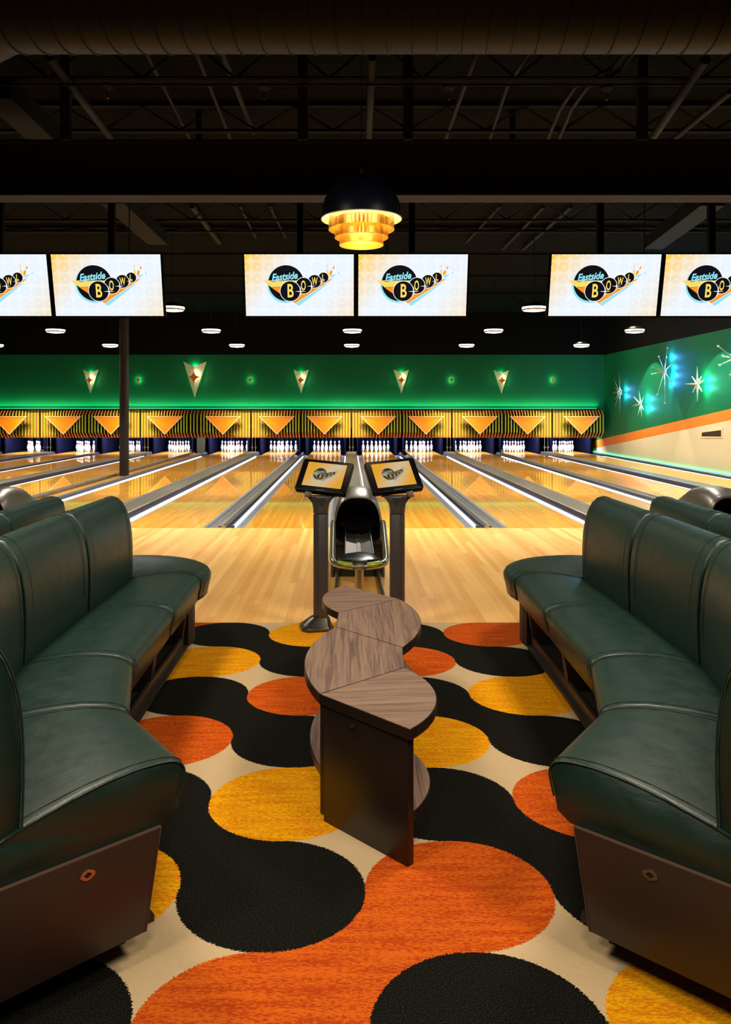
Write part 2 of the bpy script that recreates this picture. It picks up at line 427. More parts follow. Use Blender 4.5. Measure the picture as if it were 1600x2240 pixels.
# ---------------------------------------------------------------- dividers with gutters
def profile_strip(mb,pts,y0,y1,m=None):
    n=len(pts); mb.add([(p[0],y0,p[1]) for p in pts]+[(p[0],y1,p[1]) for p in pts],[(i,i+1,n+i+1,n+i) for i in range(n-1)],m)
def divider(xc,half,kind,label,sides=(-1,1)):
    r=root('lane_divider',label,'lane divider',(xc,0,0),0,'dividers with gutters between the lanes')
    hb={'narrow':.065,'wide':.19,'gap':.24}[kind]
    y0,y1=YF+.01,27.85
    for s in sides:
        g=MB(); pts=[(half,-.001),(half-.006,-.045),(half-.05,-.078),(half-.10,-.085),(hb+.05,-.078),(hb+.02,-.062),(hb+.02,-.12),(half,-.12)]
        pts=[(s*a,z) for a,z in pts]; n=len(pts)
        g.loft([[(a,y0,z) for a,z in pts],[(a,y1,z) for a,z in pts]]); g.build('gutter',M['gutter'],r,smooth=50)
        l=MB(); q=[(hb+.022,-.058),(hb+.034,-.05),(hb+.016,-.024),(hb+.004,-.030)]
        l.loft([[(s*a,YF+.28,z) for a,z in q],[(s*a,26.6,z) for a,z in q]]); l.build('light_strip',M['led_white'],r)
        k=MB(); k.box(*sorted((s*(hb),s*(hb+.04))),YF+.24,YF+.285,-.07,-.005); k.build('strip_bracket',M['steel'],r)
    if kind=='narrow':
        g=MB(); g.box(-hb,hb,y0+.06,y1,-.12,-.012,0); g.build('rail_box',M['navy'],r,bevel=.006)
        tb=MB(); tb.tube([(0,YF-.01,.012),(0,y1,.012)],.030,12); tb.build('top_tube',M['steel'],r,smooth=50)
    elif kind=='gap':
        g=MB(); g.box(-.19,.19,y0,y1,-.12,-.01); g.build('infill_boards',M['lane'],r)
        for s in (-1,1):
            g=MB(); g.box(*sorted((s*.19,s*hb)),y0,y1,-.12,-.0); g.build('rail_box',M['navy'],r)
            tb=MB(); tb.tube([(s*.21,YF-.01,.02),(s*.21,y1,.02)],.028,12); tb.build('top_tube',M['steel'],r,smooth=50)
    else:
        g=MB(); pts=[(-hb,-.12),(hb,-.12),(hb,-.03),(.172,.045),(-.172,.045),(-hb,-.03)]
        g.loft([[(a,y0,z) for a,z in pts],[(a,y1,z) for a,z in pts]]); g.build('rail_box',M['navy'],r)
        c=MB(); c.box(-.142,.142,y0,y1,.045,.056); c.build('track_cap',M['cap_brown'],r)
        for s in (-1,1):
            c=MB(); c.box(*sorted((s*.142,s*.172)),y0,y1,.045,.062); c.build('edge_rail',M['steel'],r,bevel=.004)
    return r
kinds=['wide','narrow','wide','narrow','wide','narrow','wide','gap','wide','narrow','wide','narrow']
for i,k in enumerate(kinds):
    a,c=LANES[i],LANES[i+1]; xc=(a+c)/2; half=(a-c)/2-LW
    desc={'wide':'wide lit divider with brown track cap','narrow':'narrow lit divider with steel top tube','gap':'double-tube lane divider with the round column standing in it'}[k]
    divider(xc,half,k,'%s, %s from the right wall'%(desc,ORD[i//2]) if k!='gap' else desc)
divider(XR-.155,XR-.155-(7.78+LW),'narrow','narrow lane divider running along the foot of the cream right wall',(-1,))
g=MB(); g.box(XR-.09,XR-.002,YF,28.3,-.12,.03); g.tube
o=g.build('wall_ledge',M['navy'],bevel=.005); tag(o,'dark ledge at the foot of the cream right wall','ledge')
g=MB(); g.box(-.012,.012,YF,28.3,.0,.012); o2=g.build('light_strip',M['led_green'],o); o2.location=(XR-.028,0,.03)

# ---------------------------------------------------------------- pins
def pin_mesh():
    prof=[(.0255,0),(.029,.01),(.036,.04),(.0495,.075),(.0575,.105),(.0605,.135),(.057,.165),(.049,.195),(.039,.225),(.0285,.250),(.0235,.270),(.0235,.285),(.0262,.305),(.0305,.325),(.0325,.345),(.0315,.362),(.025,.375),(.013,.3805),(.001,.381)]
    b=MB()
    def sm(lo,hi,m):
        seg=[p for p in prof if lo<=p[1]<=hi]; b.lathe(seg,14,m=m,caps=False)
    sm(0,.250,0); b.lathe([(.0285,.25),(.0262,.258)],14,m=1,caps=False); b.lathe([(.0262,.258),(.0237,.268)],14,m=0,caps=False)
    b.lathe([(.0237,.268),(.0235,.270),(.0235,.285),(.0242,.29)],14,m=1,caps=False); b.lathe([(.0242,.29),(.0262,.305)],14,m=0,caps=False); sm(.305,.381,0)
    b.add([(.0255*cos(2*pi*k/14),.0255*sin(2*pi*k/14),0) for k in range(14)],[tuple(range(14))],0)
    return b
names=['head pin','left in second row','right in second row','left in third row','middle in third row','right in third row','leftmost in back row','second from left in back row','third from left in back row','rightmost in back row']
pin0=None
for i,x in enumerate(LANES[:12]):
    k=0
    for row in range(4):
        for c in range(row+1):
            px=x+(c-row/2)*.3048; py=YH+row*.264
            lab='white bowling pin, %s, %s lane from the right wall'%(names[k],ORD[i])
            if pin0 is None:
                pin0=pin_mesh().build('bowling_pin',[M['pin_white'],M['pin_red']],smooth=60)
                s=MB(); s.tube([(0,0,.38),(0,0,.9)],.004,5); s.build('cord',M['string'],pin0)
                p=pin0
            else: p=copy_tree(pin0)
            p.location=(px,py,.001); p.rotation_euler=(0,0,k*1.7+i); tag(p,lab,'bowling pin','bowling pins racked at the ends of the lanes')
            k+=1
# pit enclosures
for i in range(len(LANES)):
    x=LANES[i]
    r=root('pin_pit','dark navy pin pit, %s lane from the right wall'%ORD[i],'pin pit',(x,0,0),0,'pin pits')
    if i==0:
        pit0=r
        c=MB(); c.box(-.74,.74,30.5,30.53,-.12,1.3); c.build('curtain',M['pit'],r)
        for s in (-1,1):
            c=MB(); c.box(*sorted((s*.655,s*.71)),27.9,30.5,-.1,1.3); c.build('side_wall',M['pit'],r)
        c=MB(); c.box(-.655,.655,30.07,30.5,-.13,-.1); c.build('pit_floor',M['kick'],r)
    else:
        for ch in pit0.children:
            d=ch.copy(); COL.objects.link(d); d.parent=r
    light('AREA','pin_deck_light',(x,27.75,.86),70,(.78,.86,1),1.1,(radians(38),0,0),.12)
# hanging rods between the paired pits
for i in (0,2,4,6,8,10):
    xc=(LANES[i]+LANES[i+1])/2
    for s in (-1,1):
        c=MB(); c.tube([(0,0,.05),(0,0,1.2)],.011,6); c.box(-.03,.03,-.03,.03,.18,.24)
        o=c.build('cable_rod',M['steel']); o.location=(xc+s*.055,27.75,0)
        tag(o,'thin steel rod, %s one between %s and %s lanes from the right'%('left' if s<0 else 'right',ORD[i],ORD[i+1]),'rod','steel rods between pin pits')
c=MB(); c.box(-.14,.14,27.9,28.3,-.1,.85); o=c.build('equipment_cover',simple('olive_grey_cover',(.05,.05,.035),.6)); o.location=(-5.2,0,0); tag(o,'olive grey cover box between pin pits beyond the round column','cover box')

# ---------------------------------------------------------------- masking units
def dep(X):
    Xs=X if X>-5.03 else (X+.35 if X<-5.38 else -5.03)
    return .20+.15*cos(2*pi*(Xs+1.63)/3.4)
def mask_unit(xa,xb,tri,label):
    r=root('masking_unit',label,'masking unit',((xa+xb)/2,0,0),0,'slatted masking units above the pins')
    X0=(xa+xb)/2; n=max(2,round((xb-xa)/.1)); zt_,zb_=1.545,.573
    f=MB()
    for k in range(n):
        x=xa+(k+.5)*(xb-xa)/n; d=dep(x); yb_=YW-.02; yf=YM+.20-d; w_=.017
        ch=min(.19,d*.62+.02)
        P=[(yb_,zb_),(YM+.14,zb_),(yf,zb_+ch),(yf,zt_-ch),(YM+.14,zt_),(yb_,zt_)]
        vs=[(x-X0-w_,y,z) for y,z in P]+[(x-X0+w_,y,z) for y,z in P]
        f.add(vs,[(0,1,2,3,4,5),(11,10,9,8,7,6)],1); f.add(vs,[(2,3,9,8)],0); f.add(vs,[(1,2,8,7),(3,4,10,9),(0,1,7,6),(4,5,11,10)],2)
    f.build('slats',[M['fin_lime'],M['fin_side'],M['fin_orange']],r)
    k=MB(); k.box(xa-X0+.012,xb-X0-.012,YM+.16,YM+.20,zb_+.01,zt_-.01); k.build('backing',M['mask_back'],r)
    k=MB(); k.box(xa-X0+.006,xb-X0-.006,YM+.02,YW-.03,zt_,zt_+.018); k.build('top_rail',M['black_matte'],r)
    if tri is not None:
        tx=tri-X0; h=.60
        def tripts(s): return [(tx-h*s,1.305),(tx+h*s,1.305),(tx,.695)]
        O=tripts(1); cx_,cz_=tx,1.09
        I=[(cx_+(p[0]-cx_)*.93,cz_+(p[1]-cz_)*.93) for p in O]
        y=YM-.185
        tr=MB(); vs=[(p[0],y,p[1]) for p in O]+[(p[0],y,p[1]) for p in I]+[(p[0],y+.1,p[1]) for p in O]+[(p[0],y+.012,p[1]) for p in I]
        tr.add(vs,[(i,(i+1)%3,3+(i+1)%3,3+i) for i in range(3)]+[(i,(i+1)%3,6+(i+1)%3,6+i) for i in range(3)]+[(3+i,3+(i+1)%3,9+(i+1)%3,9+i) for i in range(3)]+[(6,7,8)])
        pn=MB(); pn.add([(p[0],y+.012,p[1]) for p in I]+[(cx_,y+.034,cz_)],[(0,1,3),(1,2,3),(2,0,3)]); po=pn.build('triangle_panel',M['tri_orange'],r)
        tr.build('trim',M['tri_trim'],po)
        mt=MB(); mt.box(tx-.04,tx+.04,y+.09,YM+.17,1.0,1.08); mt.build('bracket',M['black_matte'],r)
    return r
edges=[8.57]+[6.87-1.7*k for k in range(0,8)]
edges=[8.57,6.88,5.18,3.48,1.78,.08,-1.62,-3.32,-5.02]
for i in range(8):
    xa,xb=edges[i+1],edges[i]
    mask_unit(xa+.012,xb-.012,LANES[i],'slatted masking unit with orange triangle, %s from the right wall'%ORD[i])
mask_unit(-5.37+.01,-5.02-.01,None,'short slatted filler piece of masking without a triangle')
e2=[-5.37,-7.07,-8.77,-10.47,-12.17,-13.87]
for i in range(5):
    mask_unit(e2[i+1]+.012,e2[i]-.012,LANES[8+i],'slatted masking unit with orange triangle, %s one left of the filler piece'%ORD[i])
# LED cove behind the masking top
g=MB(); g.box(-14,8.5,YW-.065,YW-.035,1.553,1.566); o=g.build('cove_light',M['black_matte']); tag(o,'long green cove light hidden along the top of the masking units','light strip')
g=MB(); g.box(-14,8.45,YW-.06,YW-.04,1.566,1.576); g.build('light_strip',emit('cove_led',(.02,1,.42),3),o)
light('AREA','cove_light_glow',(-2.8,YW-.07,1.60),105,(.05,1,.45),22.6,(radians(180-8),0,0),.04,spread=120)
# warm wash on the masking units from above
for k in range(-4,3):
    l=light('AREA','masking_wash_light',(.08+3.4*k-(.35 if k<-1 else 0),24.9,3.3),30,(1,.80,.50),1.6,(0,0,0),.2,spread=48); aim(l,(l.location.x,26.7,.85))

# ---------------------------------------------------------------- round column
o=MB(); o.lathe([(.108,-.1),(.108,4.9)],32); o=o.build('round_column',M['column'],smooth=50); o.location=(-5.23,18.5,0)
tag(o,'round dark painted steel column standing between the lanes','column')
# ================================================================ SEATING
# stations of the left-hand couch: front point and direction towards the back
ST=[((-.473,2.296),(-.732,-.681)),((-.744,2.68),(-.993,-.10)),((-.872,3.21),(-.993,.12)),((-.888,4.03),(-.982,.18)),((-.892,4.80),(-.958,.285))]
SEATP=[(.060,.350),(.020,.375),(.012,.42),(.000,.465),(-.002,.492),(.010,.513),(.035,.526),(.08,.534),(.15,.537),(.22,.532),(.30,.522),(.42,.497),(.52,.470),(.56,.455),(.56,.350)]
BACKP=[(.470,.40),(.464,.48),(.460,.58),(.460,.68),(.466,.77),(.480,.85),(.502,.91),(.530,.955),(.565,.983),(.605,.992),(.640,.982),(.668,.955),(.678,.91),(.680,.80),(.676,.60),(.668,.40)]
def frame_at(u):
    """u in 0..4, interpolated station"""
    i=min(int(u),3); t=u-i
    (a,ra),(b_,rb)=ST[i],ST[i+1]
    f=Vector(a).lerp(Vector(b_),t); r=Vector(ra).lerp(Vector(rb),t).normalized()
    return f,r
def P3(f,r,t,z,off=0):
    d=Vector((-r.y,r.x))*-1   # along the bench, away from station 0
    return Vector((f.x+r.x*t+d.x*off, f.y+r.y*t+d.y*off, z))
def cushion(prof,u0,u1,piped0=False,n=8,fr=frame_at,gap=.006,crease=.03,shrink=.014):
    """soft cushion between two stations; edges rolled in and a flat stitched welt near each side"""
    mb=MB(); f0,r0=fr(u0); f1,r1=fr(u1); cx=sum(p[0] for p in prof)/len(prof); cz=sum(p[1] for p in prof)/len(prof)
    L=(f1-f0).length+.2
    lst=[(0,.975,.0),(0,.992,.006),(.004,1.0,.016),(.5,1.0,.5)]
    us=[(0.0,.945),(.004,.968),(.010,.986),(.019,.996),(.030,1.0),(.25,1.0),(.5,1.0),(.75,1.0),(.970,1.0),(.981,.996),(.990,.986),(.996,.968),(1.0,.945)]
    rings=[]
    for (t,k) in us:
        f,r=fr(u0+(u1-u0)*t)
        g=gap*(1-2*t)
        rings.append([P3(f,r,cx+(p[0]-cx)*(1-(1-k)*.6),cz+(p[1]-cz)*k,g) for p in prof])
    mb.loft(rings)
    return mb
def seams(prof_idx,prof,u0,u1,fr=frame_at,t_=(.055,.945)):
    out=[]
    for t in t_:
        mb=MB()
        f,r=fr(u0+(u1-u0)*t); path=[P3(f,r,prof[i][0],prof[i][1]) for i in prof_idx]
        # lift along the outward normal a hair
        c=Vector((0,0,0)); q=[]
        for j,i in enumerate(prof_idx):
            a=prof[max(i-1,0)]; b_=prof[min(i+1,len(prof)-1)]; dx,dz=b_[0]-a[0],b_[1]-a[1]; L=sqrt(dx*dx+dz*dz)
            nx,nz=-dz/L,dx/L
            q.append(P3(f,r,prof[i][0]+nx*.0005,prof[i][1]+nz*.0005))
        mb.tube(smoothpath(q,3),.0016,5); out.append(mb)
    return out
def arc_frame(u):
    """u 4..5: rounded end module"""
    f4,r4=Vector(ST[4][0]),Vector(ST[4][1]).normalized(); C=f4+r4*.56
    a0=atan2(-r4.y,-r4.x); a1=radians(99); a=a0+(a1-a0)*(u-4)
    d=Vector((cos(a),sin(a))); return C+d*.56, -d
def frame_all(u): return frame_at(u) if u<=4 else arc_frame(u)
def couch(label):
    r=root('lounge_couch',label,'couch',(0,0,0),0,'green leather couches around the lounge')
    L=M['leather']
    for i in range(4):
        s=cushion(SEATP,i,i+1).build('seat',L,r,smooth=60)
        [q.build('stitching',M['thread'],s) for q in seams(range(2,13),SEATP,i,i+1)]
        k=cushion(BACKP,i,i+1,gap=.010).build('backrest',L,r,smooth=60)
        tt=(.10,.90) if i!=1 else (.11,.89)
        [q.build('stitching',M['thread'],k) for q in seams(range(2,11),BACKP,i,i+1,t_=tt)]
    # rounded end seat without a back: profile shortened so that it closes at its pivot
    prof=[(p[0] if p[0]<.5 else .552,p[1]) for p in SEATP]
    mb=MB(); rings=[]
    for j in range(13):
        f,rr=arc_frame(4+j/12); k=.97 if j in (0,12) else 1
        rings.append([P3(f,rr,p[0],.44+(p[1]-.44)*k,.006 if j==0 else 0) for p in prof])
    mb.loft(rings); s=mb.build('seat',L,r,smooth=60)
    [q.build('stitching',M['thread'],s) for q in seams(range(2,12),prof,4,5,fr=arc_frame,t_=(.045,))]
    # piping on the exposed near end
    f,rr=frame_at(0); mb=MB()
    mb.tube(smoothpath([P3(f,rr,p[0]*.995+.002,p[1]-.004,.004) for p in SEATP[2:14]],3),.0032,6); mb.build('piping',L,r,smooth=60)
    mb=MB(); mb.tube(smoothpath([P3(f,rr,p[0],p[1],.006) for p in BACKP[1:14]],3),.0035,6); mb.build('piping',L,r,smooth=60)
    # near end panel (brown laminate)
    mb=MB(); q=[(.128,.080),(.082,.352),(.66,.352),(.66,.080)]
    mb.add([P3(f,rr,t,z,-.004) for t,z in q]+[P3(f,rr,t,z,.020) for t,z in q],[(0,1,2,3),(7,6,5,4)]+[(i,(i+1)%4,4+(i+1)%4,4+i) for i in range(4)])
    ep=mb.build('end_panel',M['brown_lam'],r,bevel=.0012)
    mb=MB(); q2=[(.082,.351),(.66,.351),(.66,.355),(.082,.355)]
    mb.add([P3(f,rr,t,z,-.005) for t,z in q2]+[P3(f,rr,t,z,.021) for t,z in q2],[(0,1,2,3),(7,6,5,4)]+[(i,(i+1)%4,4+(i+1)%4,4+i) for i in range(4)])
    q2=[(.128,.080),(.0815,.355),(.0785,.355),(.125,.080)]
    mb.add([P3(f,rr,t,z,-.005) for t,z in q2]+[P3(f,rr,t,z,.021) for t,z in q2],[(0,1,2,3),(7,6,5,4)]+[(i,(i+1)%4,4+(i+1)%4,4+i) for i in range(4)])
    mb.build('edge_band',M['brown_edge'],ep)
    # escutcheon plate with keyhole slot
    mb=MB(); A=[];B_=[];n=28
    for i in range(n):
        a=2*pi*i/n; e=abs(cos(a)); A.append((.297+.021*cos(a)*(1+.0*e),.305+.0145*sin(a)*(1-.25*e)))
        B_.append((.297+.0105*cos(a),.305+.0050*sin(a)*(1+.6*(1-abs(sin(2*a))))))
    fr_=[P3(f,rr,t,z,-.0075) for t,z in A]; inn=[P3(f,rr,t,z,-.0075) for t,z in B_]; bk=[P3(f,rr,t,z,-.004) for t,z in A]; ib=[P3(f,rr,t,z,-.0045) for t,z in B_]
    mb.add(fr_+inn+bk+ib,[(i,(i+1)%n,n+(i+1)%n,n+i) for i in range(n)]+[(i,(i+1)%n,2*n+(i+1)%n,2*n+i) for i in range(n)]+[(n+i,n+(i+1)%n,3*n+(i+1)%n,3*n+i) for i in range(n)],0)
    mb.add(ib,[tuple(range(n))],1)
    for sg in (-1,1):
        mb.tube([P3(f,rr,.297+sg*.0158,.305,-.0075),P3(f,rr,.297+sg*.0158,.305,-.0088)],.0024,8,m=0)
    mb.build('latch_plate',[M['nickel'],M['black_matte']],ep)
    # plinth: shelf, dividers, bottom rail, feet
    def strip(t0,t1,z0,z1,u0,u1,n=8,fr=frame_all,off=0):
        mb=MB(); rings=[]
        for j in range(n+1):
            ff,r2=fr(u0+(u1-u0)*j/n); rings.append([P3(ff,r2,t,z) for t,z in ((t0,z0),(t1,z0),(t1,z1),(t0,z1))])
        mb.loft(rings); return mb
    strip(.50,.655,.08,.40,.04,4,16).build('base_back',M['black_core'],r)
    strip(.09,.50,.08,.098,.04,4,16).build('base_shelf',M['black_core'],r)
    strip(.08,.50,.335,.352,.04,4,16).build('base_top',M['black_core'],r)
    strip(.115,.135,.08,.150,.06,3.98,20).build('bottom_rail',M['brown_lam'],r,bevel=.001)
    for u in (.98,1.02,1.98,2.02,2.98,3.02,3.97):
        mb=MB(); f2,r2=frame_at(u); q=[(.13,.08),(.085,.352),(.55,.352),(.55,.08)]
        mb.add([P3(f2,r2,t,z,-.010) for t,z in q]+[P3(f2,r2,t,z,.010) for t,z in q],[(0,1,2,3),(7,6,5,4)]+[(i,(i+1)%4,4+(i+1)%4,4+i) for i in range(4)])
        mb.build('partition',M['brown_lam'],r,bevel=.001)
    strip(.10,.545,.08,.352,4.03,4.97,12).build('end_base',M['black_core'],r)
    for u,t in ((.22,.17),(.22,.56),(1,.2),(1,.58),(2,.2),(2,.58),(3,.2),(3,.58),(3.9,.2),(3.9,.58)):
        f2,r2=frame_at(u); p=P3(f2,r2,t,0); mb=MB(); mb.box(-.024,.024,-.022,.022,0,.081); o=mb.build('foot',M['black_gloss'],r,bevel=.002); o.location=p; o.rotation_euler=(0,0,atan2(r2.y,r2.x))
    return r
def mirror_tree(o,ax,parent=None):
    """copy with mesh mirrored about x = ax"""
    def rec(src,par):
        c=src.copy()
        if src.data:
            c.data=src.data.copy(); lx=src.location.x
            mtx=src.matrix_basis.copy(); c.matrix_basis=Matrix.Identity(4)
            c.data.transform(mtx)
            for v in c.data.vertices: v.co.x=2*ax-v.co.x
            c.data.flip_normals()
        COL.objects.link(c)
        if par: c.parent=par
        for ch in list(src.children): rec(ch,c)
        return c
    return rec(o,parent)
lc=couch('dark green leather couch filling the left foreground, left of the winding table')
rc=mirror_tree(lc,.052); tag(rc,'dark green leather couch filling the right foreground, right of the winding table','couch')
ln=mirror_tree(lc,-1.660); tag(ln,'green couch back to back behind the left foreground couch, only back tops showing','couch')
rn=mirror_tree(rc,1.764); tag(rn,'green couch back to back behind the right foreground couch, only back tops showing','couch')

# ================================================================ SERPENTINE TABLE
def arc3(a,m,b_,n=16):
    A,Mi,B_=Vector(a),Vector(m),Vector(b_)
    ax,ay,bx,by,cx,cy=*A,*Mi,*B_
    d=2*(ax*(by-cy)+bx*(cy-ay)+cx*(ay-by))
    ux=((ax*ax+ay*ay)*(by-cy)+(bx*bx+by*by)*(cy-ay)+(cx*cx+cy*cy)*(ay-by))/d
    uy=((ax*ax+ay*ay)*(cx-bx)+(bx*bx+by*by)*(ax-cx)+(cx*cx+cy*cy)*(bx-ax))/d
    a0=atan2(ay-uy,ax-ux); a1=atan2(cy-uy,cx-ux); am=atan2(my_(Mi)-uy,Mi.x-ux)
    r=(A-Vector((ux,uy))).length
    def norm(x,base): 
        while x<base: x+=2*pi
        while x>=base+2*pi: x-=2*pi
        return x
    if norm(am,a0)<norm(a1,a0): rng_=norm(a1,a0)-a0
    else: rng_=norm(a1,a0)-a0-2*pi
    return [(ux+r*cos(a0+rng_*i/n),uy+r*sin(a0+rng_*i/n)) for i in range(n+1)]
def my_(v): return v.y
ZT=.470
tb=root('serpentine_table','low winding brown table with four petal-shaped tops between the couches','table',(0,0,0))
T1=arc3((.202,2.629),(.321,2.898),(.226,3.262))+[(-.110,2.958)]
T2=[(.228,3.262)]+[(.239,3.538)]+arc3((-.067,3.874),(-.186,3.45),(-.110,2.958))
T3=[(-.057,4.148),(-.067,3.874),(.239,3.538)]+arc3((.239,3.538),(.362,3.99),(.281,4.444))[1:]
T4=[(.281,4.444)]+arc3((-.025,4.792),(-.150,4.50),(-.057,4.148))
tops=[('T1',T1,M['wood_top2']),('T2',T2,M['wood_top']),('T3',T3,M['wood_top']),('T4',T4,M['wood_top2'])]
def inset(pts,d):
    n=len(pts); out=[]
    ar=sum(pts[i][0]*pts[(i+1)%n][1]-pts[(i+1)%n][0]*pts[i][1] for i in range(n)); sgn=1 if ar>0 else -1
    for i in range(n):
        p0,p1,p2=Vector(pts[i-1]),Vector(pts[i]),Vector(pts[(i+1)%n])
        e1=(p1-p0).normalized() if (p1-p0).length>1e-6 else (p2-p1).normalized(); e2=(p2-p1).normalized() if (p2-p1).length>1e-6 else e1
        n1=Vector((-e1.y,e1.x))*sgn; n2=Vector((-e2.y,e2.x))*sgn; nn=(n1+n2); 
        k=nn.length_squared
        nn=nn*(2/k) if k>.3 else nn
        out.append(tuple(p1+nn*d*.999))
    return out
def dedupe(p):
    o=[]
    for q in p:
        if not o or (Vector(q)-Vector(o[-1])).length>1e-4: o.append(q)
    if (Vector(o[0])-Vector(o[-1])).length<1e-4: o.pop()
    return o
for nm,pts,mt in tops:
    pts=dedupe(pts); mb=MB(); ins=inset(pts,.0016)
    n=len(ins); mb.prism(inset(pts,.0012),ZT-.038,ZT-.002,0); mb.prism(inset(pts,.0036),ZT-.003,ZT,1)
    mb.build('table_top',[M['edge_black'],mt],tb)
# lower shelves repeat the near and second petals, slightly smaller
def shrink(pts,k,cx,cy): return [(cx+(p[0]-cx)*k,cy+(p[1]-cy)*k) for p in pts]
for pts,c in ((T1,(.10,2.95)),(T2,(.02,3.4)),(T3,(.15,3.98)),(T4,(.05,4.42))):
    q=inset(dedupe(pts),.012); q=shrink(q,.94,*c); mb=MB(); mb.prism(q,.130,.163,0); mb.prism(inset(q,.002),.1625,.166,1)
    mb.build('lower_shelf',[M['edge_black'],M['wood_top']],tb)
# vertical panels
def panel(a,b_,z0,z1,th,mt,name,side=1,notch=False):
    a,b_=Vector(a),Vector(b_); d=(b_-a).normalized(); nrm=Vector((-d.y,d.x))*side
    q=[a,b_,b_+nrm*th,a+nrm*th]; mb=MB(); mb.prism([tuple(p) for p in q],z0,z1); return mb.build(name,mt,tb,bevel=.0015)
pa=Vector((-.094,2.953)); pb=Vector((.196,2.655))
ep=panel(pa,pb,.0,ZT-.039,.030,M['wood_side'],'end_panel',1)
panel((-.108,2.968),(-.094,2.985),.02,ZT-.039,.2*.0+.03,M['wood_side'],'panel_return',-1)
d=(pb-pa).normalized(); nn=Vector((d.y,-d.x)); 
mb=MB(); pc=pa+d*.150+nn*.0015
for rr,h,m in ((1,.004,0),(.5,.0055,1)):
    ring=[]
    for k in range(20):
        a=2*pi*k/20; o_=d*(cos(a)*.017*rr); ring.append(Vector((pc.x+o_.x,pc.y+o_.y,.395+sin(a)*.0115*rr)))
    mb.loft([[p for p in ring],[p+Vector((nn.x,nn.y,0))*h for p in ring]],m)
mb.build('latch_plate',[simple('dark_bronze_plate',(.07,.045,.03),.3,.8),M['nickel']],ep)
# black cores carrying the shelves
for (a,b_) in (((.0,3.02),(.18,3.22)),((.06,3.15),(-.02,3.8)),((.02,3.85),(.20,4.1)),((.1,4.2),(.06,4.6))):
    panel(a,b_,0,ZT-.039,.10,M['black_core'],'core_board',1)
panel((.281-.02,4.42),(-.0,4.74),0,ZT-.039,.030,M['wood_side'],'end_panel',1)

# ================================================================ SCORING CONSOLES
def logo_mesh(sfx,name):
    mats=[M['lk'+sfx],M['lb'+sfx],M['ly'+sfx],M['lo'+sfx],M['lw'+sfx]]
    S=1.21/1485.0
    def T(p): return ((p[0]-772)*S,(472-p[1])*S)
    mb=MB(); lay=[0]
    def poly(pts,m,z=None):
        lay[0]+=1; zz=(lay[0] if z is None else z)*.00022+.0006
        q=[T(p) for p in pts]; mb.add([(a,b,zz) for a,b in q],[tuple(range(len(q)))],m)
    def star(cx,cy,r,m,rw=.16):
        pts=[]
        for k in range(4):
            a=pi/2*k
            pts.append((cx+r*cos(a),cy+r*sin(a)))
            for j in (1,2,3):
                t=j/4; aa=a+pi/2*t; rr=r*(rw+ (1-rw)*abs(1-2*t)**2.6*.8)*.75
                pts.append((cx+rr*cos(aa),cy+rr*sin(aa)))
        poly(pts,m)
    poly(circ(580,462,250,48),1); poly(circ(592,442,243,48),0)
    poly([(275,405),(760,405),(700,450),(560,482),(390,500)],2)
    poly([(395,506),(540,484),(516,592)],3)
    poly([(665,686),(712,716),(1228,384),(1165,392),(780,560)],3)
    poly([(716,720),(762,751),(1188,432),(1110,470)],1)
    for cx,cy,r in ((1102,365,68),(980,417,87),(830,475,108),(645,550,135)):
        poly(circ(cx,cy,r+8,40),4); poly(circ(cx,cy,r,40),0)
    for cx,cy,r in ((787,553,76),(936,482,62),(1077,417,46)): star(cx,cy,r,4)
    poly([(1150,250),(1164,250),(1180,325),(1160,335),(1140,292)],2); poly(circ(1155,213,9,12,22),2)
    poly([(1188,285),(1222,262),(1222,305),(1185,358)],3); poly([(1228,240),(1240,212),(1255,218),(1246,250),(1232,252)],3)
    poly([(1184,375),(1222,328),(1278,320),(1225,362)],1); poly([(1290,312),(1312,294),(1325,297),(1318,310),(1295,320)],1)
    def text(s,cx,cy,w,h,m,shear=0,off=0,rot=0):
        cu=bpy.data.curves.new('t','FONT'); cu.body=s; cu.size=1; cu.shear=shear; cu.offset=off; cu.resolution_u=3
        to=bpy.data.objects.new('t',cu); COL.objects.link(to); me=bpy.data.meshes.new_from_object(to)
        xs=[v.co.x for v in me.vertices]; ys=[v.co.y for v in me.vertices]
        x0,x1,y0,y1=min(xs),max(xs),min(ys),max(ys); lay[0]+=1; zz=lay[0]*.00022+.0006
        vs=[]
        for v in me.vertices:
            a=((v.co.x-x0)/(x1-x0)-.5)*w; b_=((v.co.y-y0)/(y1-y0)-.5)*h
            a,b_=a*cos(rot)-b_*sin(rot),a*sin(rot)+b_*cos(rot)
            p=T((cx+a,cy-b_)); vs.append((p[0],p[1],zz))
        mb.add(vs,[tuple(p.vertices) for p in me.polygons],m)
        bpy.data.objects.remove(to)
    text('Eastside',572,352,372,112,0,.35,.055,.10); text('Eastside',572,350,362,102,1,.35,.03,.10)
    text('B',650,543,84,184,2,0,.02); text('O',826,472,64,138,2,0,.02); text('W',982,415,80,106,2,0,.02); text('L',1102,362,34,86,2,0,.02)
    me=bpy.data.meshes.new(name); me.from_pydata(mb.v,[],mb.f)
    for m in mats: me.materials.append(m)
    for p,k in zip(me.polygons,mb.m): p.material_index=k
    # every face towards +z
    bm=bmesh.new(); bm.from_mesh(me)
    for f_ in bm.faces:
        f_.normal_update()
        if f_.normal.z<0: f_.normal_flip()
    bm.to_mesh(me); bm.free()
    return me
LOGO=logo_mesh('','logo'); LOGO2=logo_mesh('2','logo')
